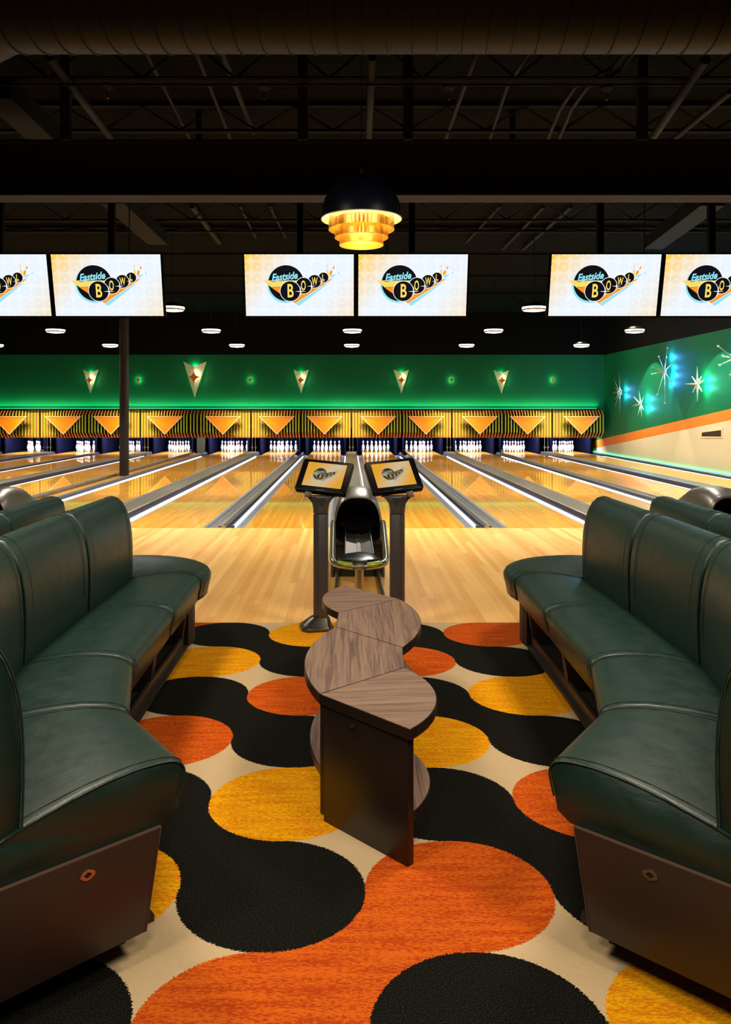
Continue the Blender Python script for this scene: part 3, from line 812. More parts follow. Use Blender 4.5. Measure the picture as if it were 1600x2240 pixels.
def console(sx,label):
    """sx=+1: left console as seen; -1 mirrored"""
    X=.070-sx*.268 ; Y=5.56
    r=root('scoring_console',label,'console',(X,Y,0),0,'touch-screen consoles in front of the ball return')
    # faceted foot
    def ring(pts,z): return [Vector((sx*p[0],p[1],z)) for p in pts]
    def octo(w,d,c): return [(-w+c,-d),(w-c,-d),(w,-d+c),(w,d-c),(w-c,d),(-w+c,d),(-w,d-c),(-w,-d+c)]
    def rotp(pts,a,ox=0,oy=0): return [(ox+p[0]*cos(a)-p[1]*sin(a),oy+p[0]*sin(a)+p[1]*cos(a)) for p in pts]
    mb=MB(); mb.loft([ring(rotp(octo(.112,.112,.04),.2,-.03),0),ring(rotp(octo(.112,.112,.04),.2,-.03),.022),ring(rotp(octo(.095,.095,.035),.2,-.025),.036),ring(rotp(octo(.056,.056,.02),.2),.085)]); mb.build('foot_plate',M['post_base'],r,bevel=.003)
    sec=[(-.052,-.012),(-.012,-.056),(.050,-.042),(.054,.035),(.02,.056),(-.042,.040)]
    mb=MB(); mb.loft([ring(sec,.07),ring(sec,.80)]); mb.build('post',M['post_grey'],r,bevel=.006)
    # flared Y neck with an oval gap under the screen
    mb=MB()
    def sec2(w,d,z,sh=0): return ring([(p[0]/.054*w+sh,p[1]/.056*d) for p in sec],z)
    mb.loft([sec2(.054,.056,.803),sec2(.055,.056,.835),sec2(.062,.055,.872),sec2(.080,.050,.898),sec2(.104,.044,.920),sec2(.113,.040,.928)]); mb.build('neck',M['post_grey'],r,bevel=.004)
    for s in (-1,1):
        mb=MB(); mb.loft([ring([(s*.092+a,b_) for a,b_ in ((-.022,-.034),(.022,-.034),(.022,.034),(-.022,.034))],.920),ring([(s*.074+a,b_+.02) for a,b_ in ((-.028,-.03),(.028,-.03),(.028,.03),(-.028,.03))],.985)]); mb.build('neck_fork',M['post_grey'],r,bevel=.003)
    mb=MB(); mb.prism([(-.036,0),(.036,0),(0,-.056)],0,.005,0,M=Matrix.Translation((sx*.006,-.052,.915))@Matrix.Rotation(pi/2-.12,4,'X')); mb.build('badge_inset',M['black_matte'],r)
    # screen
    u=Vector((.358,-.0855,-.031)); v=Vector((.066,.18,.201))
    if sx<0: u=Vector((.358,.0855,.031)); v=Vector((-.066,.18,.201))
    W,H=u.length,v.length; un=u.normalized(); vn=(v-un*v.dot(un)).normalized(); nn=un.cross(vn)
    px,py=(710,1041) if sx>0 else (862,1039)
    yc=5.60; c=Vector(((px-XV)*yc/F-X, yc-Y, HCAM-(py-YV)*yc/F))
    mat=Matrix(((un.x,vn.x,nn.x,c.x),(un.y,vn.y,nn.y,c.y),(un.z,vn.z,nn.z,c.z),(0,0,0,1)))
    mb=MB(); mb.prism(rrect(-W/2,W/2,-H/2,H/2,.018),-.040,0); mb.prism(rrect(-W/2+.03,W/2-.03,-H/2+.03,H/2-.03,.018),-.06,-.038)
    hs=mb.build('display_housing',M['bezel'],r,bevel=.004); hs.matrix_local=mat
    mb=MB(); sw,sh=W*.765,H*.755; mb.box(-sw/2,sw/2,-sh/2,sh/2,-.0005,.0012); s=mb.build('screen',M['screen2'],hs); s.location=(.0,.006,.001)
    lg=bpy.data.objects.new('logo',LOGO2); COL.objects.link(lg); lg.parent=hs; lg.scale=(.232,.232*1.12,.3); lg.location=(-.002,.006,.0024)
    mb=MB(); mb.box(-.03,.03,-.002,.002,0,.001); o=mb.build('brand_bar',simple('grey_mark',(.12,.12,.12),.4),hs); o.location=(0,-H/2+.013,.001)
    return r
console(1,'scoring console on grey post, left one, its faceted foot on the carpet')
console(-1,'scoring console on grey post, right one, rising behind the winding table')

# ================================================================ BALL RETURNS
def ball_return(X,label):
    r=root('ball_return',label,'ball return',(X,0,0),0,'ball returns standing at the approach')
    # hood: arch sections, opening towards the viewer, running back and down to the approach
    def arch(w,z0,z1,n=20,ex=2.6,bot=None):
        pts=[]
        for i in range(n+1):
            a=pi*i/n; cx_=cos(a); sx_=sin(a)
            pts.append((w*(abs(cx_)**(2/ex))*(1 if cx_>=0 else -1), z0+(z1-z0)*(sx_**(2/ex))))
        return pts
    secs=[(7.22,.214,.34,.732),(7.24,.219,.335,.744),(7.32,.221,.33,.772),(7.42,.223,.32,.797),(7.60,.225,.28,.80),(7.85,.225,.16,.76),(8.10,.205,.03,.66),(8.35,.180,.0,.50),(8.55,.150,.0,.30),(8.66,.13,.0,.12)]
    mb=MB(); rings=[[Vector((p[0],y,p[1])) for p in arch(w,a,b_,ex=3.1)] for y,w,a,b_ in secs]
    mb.loft(rings,caps=False,closed=False)
    inn=[[Vector((p[0],y,p[1])) for p in arch(w-.008,a,b_-.008,ex=3.1)] for y,w,a,b_ in secs]
    mb.loft(inn,caps=False,closed=False,m=1)
    n=21; mb.add(rings[0]+inn[0],[(i,i+1,n+i+1,n+i) for i in range(n-1)],0)
    mb.build('hood',[M['hood'],M['black_matte']],r,smooth=50)
    mb=MB(); mb.tube([Vector((p[0]*1.012,7.255,p[1]+.002)) for p in arch(.218,.34,.742,ex=3.1)],.005,6); mb.build('hood_rim',M['hood'],r,smooth=60)
    # side cheeks closing the lower front of the opening
    mb=MB(); 
    fr_=[(-.215,.47),(-.198,.43),(-.198,.36),(-.15,.325),(.15,.325),(.198,.36),(.198,.43),(.215,.47),(.215,.30),(-.215,.30)]
    mb.add([(p[0],7.225,p[1]) for p in fr_]+[(p[0],7.26,p[1]) for p in fr_],[(0,1,2,9),(2,3,9),(3,4,8,9),(4,5,8),(5,6,7,8)]+[(i,i+1,11+i,10+i) for i in range(9)]); mb.build('hood_lip',M['black_gloss'],r)
    # black body under the hood
    mb=MB(); mb.box(-.228,.228,7.27,8.2,.0,.33); mb.build('body',M['black_gloss'],r,bevel=.01)
    for s in (-1,1):
        mb=MB(); mb.box(*sorted((s*.218,s*.245)),7.25,7.31,0,.36); mb.build('corner_post',M['post_grey'],r,bevel=.004)
    mb=MB(); mb.box(-.14,.14,7.9,7.93,.3,.58); mb.build('inner_wall',M['black_matte'],r)
    # ball tray, a shallow ribbed channel
    def tr(y,z): return [Vector((x,y,z+dz)) for x,dz in ((-.108,.03),(-.106,-.002),(-.04,-.016),(-.018,-.02),(-.010,-.012),(.010,-.012),(.018,-.02),(.04,-.016),(.106,-.002),(.108,.03),(.112,.03),(.112,-.03),(-.112,-.03),(-.112,.03))]
    mb=MB(); mb.loft([tr(6.12,.395),tr(6.7,.402),tr(7.22,.410)]); mb.build('ball_tray',M['steel'],r,smooth=30)
    # bumper ring: front bow and two arms that rise to the hood
    P=[(-.222,7.10,.520),(-.221,6.95,.505),(-.214,6.45,.425),(-.209,6.16,.385),(-.201,6.07,.372),(-.175,6.01,.362),(-.10,5.965,.355),(0,5.95,.353)]
    P=P+[(-p[0],p[1],p[2]) for p in reversed(P[:-1])]
    mb=MB(); mb.tube(smoothpath(P,5),.025,12); mb.build('bumper_ring',M['ring_tube'],r,smooth=60)
    for s in (-1,1):
        mb=MB(); mb.tube(smoothpath([(s*.165,6.002,.368),(s*.105,5.965,.362),(s*.05,5.952,.360)],5),[.014]+[.0245]*9+[.025],10)
        mb.build('lime_insert',M['lime'],r,smooth=60)
    mb=MB(); mb.loft([[Vector((x,y,z)) for x,y,z in q] for q in (
        [(-.175,6.03,.372),(-.09,5.965,.368),(0,5.945,.366),(.09,5.965,.368),(.175,6.03,.372),(.10,6.10,.372),(0,6.13,.372),(-.10,6.10,.372)],
        [(-.165,6.04,.395),(-.09,5.99,.400),(0,5.975,.398),(.09,5.99,.400),(.165,6.04,.395),(.10,6.12,.425),(0,6.16,.43),(-.10,6.12,.425)])]); mb.build('front_cover',M['green_plastic'],r,smooth=30,bevel=.006)
    mb=MB(); mb.loft([[Vector((x,y,z)) for x,y,z in q] for q in ([(-.052,5.928,.338),(.052,5.928,.338),(.062,5.935,.378),(-.062,5.935,.378)],[(-.052,5.98,.33),(.052,5.98,.33),(.062,5.98,.40),(-.062,5.98,.40)])]); mb.build('centre_badge',M['black_gloss'],r,bevel=.005)
    # pedestal
    mb=MB(); mb.tube([(0,6.22,.0),(0,6.22,.38)],.033,16); mb.build('pedestal',M['steel'],r,smooth=60)
    mb=MB(); mb.tube(smoothpath([(-.19,6.05,.030),(-.19,7.0,.030),(-.185,7.42,.030),(-.14,7.47,.030),(.14,7.47,.030),(.185,7.42,.030),(.19,7.0,.030),(.19,6.05,.030),(.14,6.0,.03),(-.14,6.0,.03)],4,True),.020,10,closed=True); mb.build('base_loop',M['ring_tube'],r,smooth=60)
    for s in (-1,1):
        mb=MB(); mb.tube([(s*.19,6.25,.0),(s*.19,6.25,.012)],.022,12); mb.build('rubber_foot',M['black_gloss'],r)
        mb=MB(); mb.ball((s*.222,7.12,.47),.03,10,sc=(.5,1,1.3)); mb.build('arm_joint',M['steel'],r,smooth=60)
    mb=MB(); mb.box(-.19,.19,6.20,6.24,.014,.03); mb.box(-.015,.015,6.3,7.3,.36,.39); mb.build('cross_brace',M['steel'],r)
    return r
ball_return(.080,'pewter-hooded ball return between the two consoles, lime bumper ring in front')
ball_return(.08-3.4,'pewter-hooded ball return half hidden behind the left couches')
ball_return(.08+3.4,'pewter-hooded ball return half hidden behind the right couches')

# ================================================================ TELEVISIONS
tvn=[('outer','left','cut off by the left edge of the photo'),('inner','left','whole one beside the left edge'),('left','middle',''),('right','middle',''),('inner','right',''),('outer','right','')]
tlab=['leftmost overhead television, half cut off by the left edge','overhead television second from the left','overhead television left of the middle pair, under the pendant lamp','overhead television right of the middle pair, under the pendant lamp','overhead television second from the right','rightmost overhead television, half cut off by the right edge']
tilt=radians(14); TVH=.72; TVW=1.255
tv0=None
for i in range(6):
    pc=.078+3.4*(i//2-1); x=pc+(-.631 if i%2==0 else .631)
    if tv0 is None:
        r=root('television',tlab[i],'television'); tv0=r
        Mx=Matrix.Rotation(pi/2+tilt,4,'X')
        mb=MB(); mb.prism(rrect(-TVW/2,TVW/2,-TVH/2,TVH/2,.008,2),-.05,0); f_=mb.build('housing',M['bezel'],r,bevel=.003); f_.matrix_local=Mx
        mb=MB(); mb.box(-.605,.605,-.34,.34,-.0005,.0015); s=mb.build('screen',M['screen'],f_); s.location=(0,.006,.0005)
        lg=bpy.data.objects.new('logo',LOGO); COL.objects.link(lg); lg.parent=f_; lg.location=(0,.006,.002)
        mb=MB(); mb.box(-.2,.2,.1,.16,-.12,.12); mb.box(-.035,.035,.12,.19,-.1,1.15); mb.box(-.12,.12,.08,.22,1.14,1.17); mb.build('ceiling_mount',M['black_paint'],r)
        p=r
    else: p=copy_tree(tv0)
    p.location=(x,8.87,2.905); tag(p,tlab[i],'television','overhead televisions above the approach')
# horizontal carrier bar for the mounts
mb=MB(); mb.box(-5.2,5.4,8.97,9.06,4.07,4.14); o=mb.build('mount_rail',M['black_paint']); tag(o,'long black steel rail carrying the television mounts','rail')
for i,x in enumerate((-4.6,-1.7,1.85,4.9)):
    mb=MB(); mb.box(-.03,.03,-.03,.03,0,.77); o=mb.build('rail_hanger',M['black_paint']); o.location=(x,9.015,4.135); tag(o,'black hanger holding the television rail, %s from the left'%ORD[i],'hanger','hangers of the television rail')

# ================================================================ LAMPS
def bay_mesh(r):
    mb=MB(); mb.lathe([(.001,.13),(.10,.13),(.16,.10),(.215,.07),(.225,.05)],28); mb.build('housing',M['black_gloss'],r,smooth=50)
    mb=MB(); mb.lathe([(.224,.016),(.229,.010),(.228,.002),(.205,-.014),(.210,-.004),(.22,.012)],28); mb.build('frame',M['lamp_rim'],r,smooth=50)
    mb=MB(); mb.lathe([(.223,.050),(.224,.012),(.19,-.012),(.10,-.026),(.001,-.03)],28); d_=mb.build('diffuser',M['lamp_glow'],r,smooth=50)
    mb=MB()
    for k in range(14):
        a=2*pi*k/14; b_=2*pi*(k+.5)/14
        mb.tube([(.224*cos(a),.224*sin(a),.012),(.13*cos(b_),.13*sin(b_),-.027),(.05*cos(b_),.05*sin(b_),-.034)],.003,5)
        mb.tube([(.224*cos(a+2*pi/14),.224*sin(a+2*pi/14),.012),(.13*cos(b_),.13*sin(b_),-.027)],.003,5)
    mb.build('wire_guard',M['lamp_rim'],d_)
    mb=MB(); mb.tube([(0,0,.13),(0,0,1.45)],.008,6); mb.build('cord',M['black_gloss'],r)
rows=[(10.5,'added nearest row, unseen behind the televisions'),(14.95,'row just past the televisions'),(19.16,'middle row over the lanes'),(23.55,'row nearest the green wall')]
PCS=[6.88,3.48,.08,-3.32,-7.07,-10.47]
bay0=None
BAYP={0:105,1:85,2:60,3:55}
for j,(y,rl) in enumerate(rows):
    for k,x in enumerate(PCS):
        if (j==0 and k in (4,5)) or (j==1 and k==2): continue
        if j==0: x+=.42  # nearest row is added to light the approach, shifted to stay unseen
        if bay0 is None:
            r=root('bay_lamp','x','lamp'); bay_mesh(r); bay0=r; p=r
        else: p=copy_tree(bay0)
        p.location=(x,y,3.40); tag(p,'round bay lamp in the %s, %s from the right'%(rl,ORD[k]),'lamp','round bay lamps above lanes and approach')
        light('AREA','bay_lamp_light',(x,y,3.36),BAYP[j],NEUT,.18,spread=148 if j>1 else 130)
# pendant with dark dome and three perforated rings
t=root('pendant_lamp','dark dome pendant lamp with three perforated golden rings above the consoles','lamp',(.092,5.9,2.94))
mb=MB(); R_=.302
pr=[(R_*cos(a),.0+.33*sin(a)) for a in [radians(q) for q in range(0,88,6)]]+[(.012,.33)]
mb.lathe(pr,48,m=0); mb.lathe([(max(.003,p[0]-.006),p[1]-.004) for p in pr],48,m=1); mb.lathe([(R_,0),(R_-.003,-.006),(R_-.007,-.004)],48,m=1); mb.build('dome_shade',[M['dome'],M['dome_in']],t,smooth=60)
for rr,z0,z1 in ((.243,.045,-.080),(.198,.0,-.140),(.163,-.06,-.195)):
    mb=MB(); mb.lathe([(rr,z1),(rr,z0)],64); g=mb.build('perforated_ring',M['perf'],t,smooth=60)
    mb=MB(); mb.tube([(rr*cos(2*pi*k/48),rr*sin(2*pi*k/48),z1) for k in range(48)],.0022,5,closed=True); mb.tube([(rr*cos(2*pi*k/48),rr*sin(2*pi*k/48),z0) for k in range(48)],.0022,5,closed=True); mb.build('rim_wire',simple('brass_wire',(.6,.38,.12),.3,.9),g)
mb=MB(); mb.ball((0,0,.10),.045,14); mb.build('bulb',M['bulb'],t,smooth=60)
mb=MB(); mb.tube([(0,0,.12),(0,0,.33)],.018,10); mb.build('socket',M['black_gloss'],t)
mb=MB(); mb.tube([(0,0,.33),(0,0,.375)],.012,10); mb.build('brass_collar',simple('brass',(.6,.42,.15),.25,1),t)
mb=MB(); mb.tube([(0,0,.37),(0,0,1.96)],.0035,6); mb.build('cord',M['black_gloss'],t)
light('POINT','pendant_light',(.092,5.9,2.94+.03),45,(1,.76,.42),.04)
# ================================================================ WALL ORNAMENTS ON THE GREEN WALL
def star_pts(r,k=.22,n=4):
    pts=[]
    for q in range(4):
        a=pi/2*q
        for j in range(n):
            t=j/n; e=abs(1-2*t)
            # concave arc between points
            x0,y0=r*cos(a),r*sin(a); x1,y1=r*cos(a+pi/2),r*sin(a+pi/2)
            mx,my=r*k*cos(a+pi/4),r*k*sin(a+pi/4)
            pts.append(((1-t)**2*x0+2*t*(1-t)*mx+t*t*x1,(1-t)**2*y0+2*t*(1-t)*my+t*t*y1))
    return pts
RX=Matrix.Rotation(pi/2,4,'X')
def at_wall(px,py,Y): return ((px-XV)*Y/F, HCAM-(py-YV)*Y/F)
YS=YW-.02
dag0={}
def dagger(px,py,sc,label):
    X,Z=at_wall(px,py,27.0)
    r=root('dagger_sconce',label,'wall sconce',(X,YW-.02,Z),0,'folded cream dagger sconces on the green wall')
    w,h,hb,de=.265*sc,.36*sc,.46*sc,.11*sc
    # py is the star centre; outline: top corners, notch, bottom point
    A=(-w,-.03,h);B_=(w,-.03,h);N=(0,-.03-de,.235*sc);P_=(0,-.03-de*.5,-hb)
    th=.012
    mb=MB(); mb.add([A,N,P_,B_]+[(p[0],p[1]+th,p[2]) for p in (A,N,P_,B_)],[(0,2,1),(1,2,3),(4,5,6),(5,7,6),(0,1,5,4),(1,3,7,5),(3,2,6,7),(2,0,4,6)]); b=mb.build('folded_blade',M['cream_metal'],r)
    mb=MB(); mb.prism(star_pts(.145*sc,.18),0,.012,M=Matrix.Translation((0,-.07-de,0))@RX); mb.build('star',M['star_orange'],r)
    mb=MB(); mb.lathe([(.02*sc,0),(.02*sc,.04)],10,M=Matrix.Translation((0,-.035-de*.7,0))@Matrix.Rotation(pi/2,4,'X')); mb.build('stand_off',M['black_matte'],r)
    light('POINT','sconce_star_light',(X+.045*sc,YW-.02-.055-de,Z+.05*sc),3.5*sc,(1,.85,.5),.01)
    light('POINT','sconce_back_light',(X,YW-.055,Z+.25*sc),1.6*sc*sc,(.1,1,.5),.02)
    light('POINT','sconce_side_light',(X,YW-.055,Z-.05*sc),.9*sc*sc,(.1,1,.5),.02)
for px,py,sc,l in ((195.5,831,1.0,'small cream dagger sconce with orange star, leftmost on the green wall'),(425,825,1.5,'largest cream dagger sconce with orange star, right of the round column'),(658.5,831,1.0,'small cream dagger sconce with orange star, above the middle televisions\' left console'),(879,831,1.0,'small cream dagger sconce with orange star, second from the right on the green wall'),(1099,832,1.0,'small cream dagger sconce with orange star, nearest the right corner')):
    dagger(px,py,sc,l.replace("above the middle televisions' left console",'third from the left on the green wall'))
for px,l in ((303,'small orange four-point star with green halo, just right of the round column'),(548,'small orange four-point star with green halo, second from the left'),(988,'small orange four-point star with green halo, second from the right'),(1210,'small orange four-point star with green halo, nearest the right corner')):
    X,Z=at_wall(px,831,27.15)
    mb=MB(); mb.prism(star_pts(.125,.18),0,.02,M=RX); mb.box(.050,.058,-.005,.08,-.004,.004); mb.box(-.058,-.050,-.005,.08,-.004,.004); o=mb.build('star_ornament',M['star_orange']); o.location=(X,YW-.08,Z); tag(o,l,'star ornament','small orange stars on the green wall')
    light('POINT','star_halo_light',(X,YW-.045,Z),2.6,(.1,1,.5),.015)
# ================================================================ STARBURSTS ON THE RIGHT WALL
def spike(mb,c,d,L,r0,ball=0,m=0):
    c=Vector(c); d=Vector(d).normalized(); mb.tube([c,c+d*L*.5,c+d*L],[r0,r0*.62,r0*.18 if not ball else r0*.35],6,m)
    if ball: mb.ball(c+d*L,ball,8,m)
def starburst(px,py,spikes,core,lights,col,label,ball=0,r0=.02,stand=.19):
    X=XR-stand; Y=X*F/(px-XV); Z=HCAM-(py-YV)*Y/F
    r=root('starburst_lamp',label,'wall lamp',(X,Y,Z),0,'metal starburst lamps on the right wall')
    mb=MB(); mb.ball((0,0,0),core,10,0,(.8,1,1)); mb.build('core',M['burst'],r,smooth=40)
    mb=MB(); mb.tube([(0,0,0),(stand,0,0)],.012,6); mb.build('stand_off',M['black_matte'],r)
    for (a,L,out) in spikes:
        mb=MB(); a=radians(a); spike(mb,(0,0,0),(-max(out,-.2),-cos(a),sin(a)),L,r0,ball); mb.build('spike',M['burst'],r,smooth=50)
    for (dy,dz,p) in lights:
        light('POINT','starburst_back_light',(XR-.10,Y+dy,Z+dz),p*2.2,col,.03)
BL=(.10,.42,1); CY=(.08,.75,1); TE=(.1,1,.65)
sp1=[(90,.62,0),(270,.66,0),(35,.35,.3),(60,.48,.1),(120,.5,.2),(145,.35,.2),(215,.4,.1),(240,.55,.1),(300,.55,.1),(325,.35,.2),(0,.3,.5),(180,.3,.5),(20,.3,.8)]
starburst(1356,858,sp1,.10,[(0,.10,5),(0,-.13,5)],BL,'thin-rayed metal starburst lamp with blue glow, farthest along the right wall',0,.008)
sp2=[(100,.40,.05),(250,.36,.1),(285,.40,.0),(25,.26,.3),(60,.30,-.2),(140,.34,.3),(190,.33,.5),(325,.33,.0)]
starburst(1402,884,sp2,.045,[(-.05,.15,7),(-.05,-.12,7)],CY,'small eight-pointed metal starburst lamp with cyan glow, lowest on the right wall',0,.024)
sp3=[(78,.64,-.05),(112,.45,.2),(150,.34,.9),(195,.35,.9),(30,.42,-.4),(250,.68,.15),(272,.86,.0),(318,.45,-.1)]
starburst(1454,812,sp3,.07,[(.0,.38,8),(-.12,.1,5),(-.12,-.12,9),(.02,-.34,8)],(.06,.36,1),'tall ball-tipped starburst lamp with bright blue glow, in the middle of the right wall',.028,.020)
sp4=[(90,.43,0),(272,.43,.0),(20,.30,-.2),(178,.34,.6),(55,.24,-.2),(125,.25,.3),(235,.26,.2),(310,.26,-.2)]
starburst(1526,840,sp4,.05,[(-.10,.12,6),(-.10,-.10,6)],TE,'eight-pointed faceted starburst lamp with teal glow, right of the tallest one',0,.030)
sp5=[(80,.62,0),(140,.50,.4),(165,.30,.5),(200,.42,.4),(255,.38,.1),(20,.5,0),(310,.5,0)]
starburst(1607,784,sp5,.07,[(.15,.2,9),(.1,-.2,8)],(.05,.5,1),'ball-tipped starburst lamp with blue glow, cut by the right edge of the photo',.030,.020)
# spotlights washing the right wall
for (ty,tz,ly,p,i) in ((22.7,2.1,22.7,480,0),(18.7,2.2,18.5,420,1),(14.6,2.2,14.5,420,2)):
    x=XR-1.35
    r=root('track_spotlight','x','spotlight',(x,ly,4.25)); tag(r,['small black spotlight aimed at the farthest starburst lamps','small black spotlight aimed at the teal starburst lamp','small black spotlight lighting the near end of the right wall'][i],'spotlight','spotlights along the right wall')
    mb=MB(); mb.lathe([(.03,.10),(.05,.05),(.055,-.05)],14); mb.build('barrel',M['black_gloss'],r)
    mb=MB(); mb.tube([(0,0,.08),(0,0,.66)],.01,6); mb.build('stem',M['black_gloss'],r)
    l=light('SPOT','spotlight_beam',(x,ly,4.17),p,(.85,1,.70),.02,spot=70,blend=.10); aim(l,(XR,ty,-2.4))
for (ty,p) in ((24.0,160),(19.5,170),(15,170),(11,150)):
    l=light('AREA','wall_wash_light',(XR-1.9,ty,4.3),p*.20,(1,.86,.62),.3); aim(l,(XR,ty,.6))

# ================================================================ CEILING WORKS
def thing1(mb,name,mat,label,cat,group=None,smooth=None,loc=None):
    o=mb.build(name,mat,smooth=smooth)
    if loc: o.location=loc
    return tag(o,label,cat,group)
def ZY(py,Y): return HCAM-(py-YV)*Y/F
# spiral duct crossing the top of the frame
r=root('spiral_duct','large dark spiral duct crossing the whole top of the picture','duct',(0,4.5,3.94))
mb=MB(); MX=Matrix.Rotation(pi/2,4,'Y'); mb.lathe([(.37,-1.95),(.37,8)],48,M=MX); mb.lathe([(.44,-8),(.44,-2.12),(.40,-2.02),(.37,-1.95)],48,M=MX); mb.build('duct_shell',M['duct'],r,smooth=50)
mb=MB()
for k in range(40):
    x=-1.85+k*.141
    q=[(x+.06*sin(a+.6),.3735*cos(a),.3735*sin(a)) for a in [2*pi*j/40 for j in range(40)]]
    mb.tube(q,.0035,4,closed=True)
mb.build('spiral_seam',M['dark_pipe'],r,smooth=50)
# girder
mb=MB(); mb.box(-14,8.7,7.55,7.66,3.56,4.04); mb.box(-14,8.7,7.47,7.74,3.54,3.565); mb.box(-14,8.7,7.47,7.74,4.04,4.065); thing1(mb,'steel_girder',M['black_matte'],'deep black steel girder across the ceiling, in front of the televisions','girder')
mb=MB(); mb.box(-14,8.7,11.0,11.1,4.48,4.62); mb.box(-14,8.7,10.95,11.15,4.46,4.485); thing1(mb,'ceiling_beam',M['dark_pipe'],'pale-edged beam running across the ceiling behind the pendant lamp','beam')
# open-web joists: chords and zig-zag web
def joist(Y,zl,zu,label,x0=-9,x1=8.6,pitch=.5,ph=0.0):
    r=root('bar_joist',label,'joist',(0,Y,0),0,'open-web joists under the black deck')
    mb=MB(); mb.box(x0,x1,-.035,.035,zl,zl+.03); mb.build('bottom_chord',M['black_paint'],r)
    mb=MB(); mb.box(x0,x1,-.035,.035,zu-.03,zu); mb.build('top_chord',M['black_paint'],r)
    mb=MB(); n=int((x1-x0)/pitch); pts=[(x0+ph+k*pitch,0,(zl+.03 if k%2 else zu-.03)) for k in range(n)]
    for a,b_ in zip(pts,pts[1:]): mb.tube([a,b_],.012,4)
    mb.build('web_bars',M['black_matte'],r)
for i,(Y,py) in enumerate(((7.15,178),(8.75,290),(12.6,484),(14.6,508),(17.2,530),(20,548),(23,640))):
    zl=ZY(py,Y) if py<600 else 4.35
    joist(Y,zl,4.885,'open-web ceiling joist with zig-zag bars, %s from the camera'%ORD[i],pitch=.42 if Y<10 else .5)
# pipes and conduits running along the lanes
def pipe(xa,ya,xb,yb,z,rad,label,mat='dark_pipe',cat='pipe',extra=None):
    """image end points (xa,ya)-(xb,yb) at height z"""
    pts=[]
    for px,py in [(xa,ya)]+(extra or [])+[(xb,yb)]:
        Y=(z-HCAM)*F/(YV-py); pts.append(((px-XV)*Y/F,Y,z))
    mb=MB(); mb.tube(pts,rad,8); return thing1(mb,'pipe',M[mat],label,cat,'pipes and conduits under the ceiling',smooth=50)
pipe(108,125,256,318,4.45,.040,'thick sprinkler pipe slanting down at the upper left')
pipe(314,104,425,322,4.7,.016,'thin conduit left of the two paired conduits at the upper left')
pipe(425,104,512,322,4.7,.020,'left one of the paired conduits at the upper left')
pipe(482,104,555,290,4.7,.028,'right one of the paired conduits at the upper left, the flatter strip')
pipe(815,125,806,322,4.45,.036,'short thick sprinkler pipe just right of the pendant cord')
pipe(1047,104,968,325,4.6,.022,'slim pipe right of the middle of the ceiling')
pipe(1160,110,1065,325,4.6,.018,'conduit with a kink right of the slim pipe','dark_pipe','pipe',[(1110,190),(1090,250)])
pipe(1376,108,1190,325,4.55,.020,'outer of the two bent parallel conduits at the upper right','dark_pipe','pipe',[(1340,150),(1258,190),(1225,240)])
pipe(1393,108,1215,325,4.55,.020,'inner of the two bent parallel conduits at the upper right','dark_pipe','pipe',[(1358,155),(1285,190),(1250,240)])
pipe(1545,130,1415,322,4.4,.042,'thick sprinkler pipe slanting at the upper right')
pipe(1600,200,1450,325,4.5,.030,'pipe near the right edge of the ceiling')
pipe(420,450,480,530,4.84,.05,'pipe beyond the girder, left of the pendant lamp')
pipe(525,450,560,520,4.84,.022,'conduit beyond the girder, just left of the pendant lamp')
pipe(590,450,625,520,4.84,.022,'conduit beyond the girder, nearest the pendant lamp on the left')
pipe(1095,450,1020,530,4.84,.025,'conduit beyond the girder, right of the pendant lamp')
pipe(1190,452,1100,545,4.84,.03,'left of the two parallel pipes beyond the girder on the right')
pipe(1250,452,1145,545,4.84,.035,'right of the two parallel pipes beyond the girder on the right')
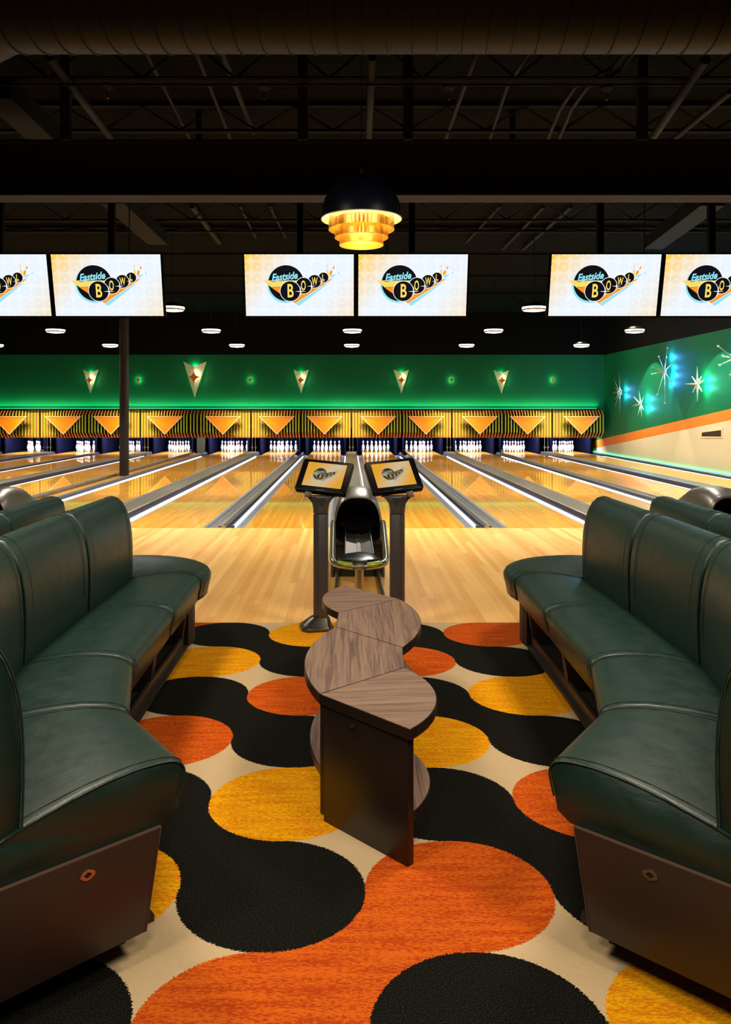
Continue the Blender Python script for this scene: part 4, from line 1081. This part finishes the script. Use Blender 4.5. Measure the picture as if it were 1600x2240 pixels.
# lengthwise beams
def beam(xa,ya,xb,yb,z,w_,label):
    Ya=(z-HCAM)*F/(YV-ya); Yb=(z-HCAM)*F/(YV-yb); xa_=(xa-XV)*Ya/F; xb_=(xb-XV)*Yb/F
    mb=MB(); a=Vector((xa_,Ya,z)); b_=Vector((xb_,Yb,z)); h=Vector((w_,0,0)); u=Vector((0,0,.2))
    mb.loft([[a-h,a+h,a+h+u,a-h+u],[b_-h,b_+h,b_+h+u,b_-h+u]]); thing1(mb,'roof_beam',M['beam'],label,'beam','lengthwise roof beams')
beam(245,445,345,535,4.25,.16,'grey lengthwise roof beam left of the pendant lamp')
beam(1560,450,1430,545,4.25,.16,'grey lengthwise roof beam at the upper right, beyond the girder')
beam(-10,215,105,322,4.3,.14,'dark lengthwise roof beam at the upper left edge')
# vertical hangers dropping to the girder
for i,(px,Y) in enumerate(((144,7.3),(663,7.3),(893,7.3),(1405,7.3))):
    X=(px-XV)*Y/F; mb=MB(); mb.box(-.045,.045,-.03,.03,0,.90); thing1(mb,'girder_hanger',M['black_matte'],'black vertical hanger dropping to the girder, %s from the left'%ORD[i],'hanger','hangers of the girder',loc=(X,Y,4.0))
# crosswise conduit and fire sensors
mb=MB(); mb.tube([(-4,7.06,ZY(186,7.06)),(4,7.06,ZY(186,7.06))],.012,6); mb.tube([(-4,7.08,ZY(171,7.08)),(4,7.08,ZY(171,7.08))],.008,6); thing1(mb,'cross_conduit',M['dark_pipe'],'pair of thin conduits running crosswise under the nearest joist','conduit')
for i,(px,py) in enumerate(((235,190),(578,192),(982,193),(1328,194))):
    Y=6.9; X=(px-XV)*Y/F; r=root('ceiling_sensor','round dark ceiling sensor with small brass drop head, %s from the left'%ORD[i],'sensor',(X,Y,ZY(py,Y)),0,'ceiling sensors under the nearest joist')
    mb=MB(); mb.lathe([(.001,.03),(.05,.02),(.055,0),(.03,-.02),(.001,-.022)],18); mb.build('housing',M['dark_pipe'],r,smooth=50)
    mb=MB(); mb.tube([(0,0,-.02),(0,0,-.09)],.004,5); mb.ball((0,0,-.095),.012,8); mb.box(-.02,.02,-.003,.003,-.085,-.079); mb.build('drop_head',M['nickel'],r)
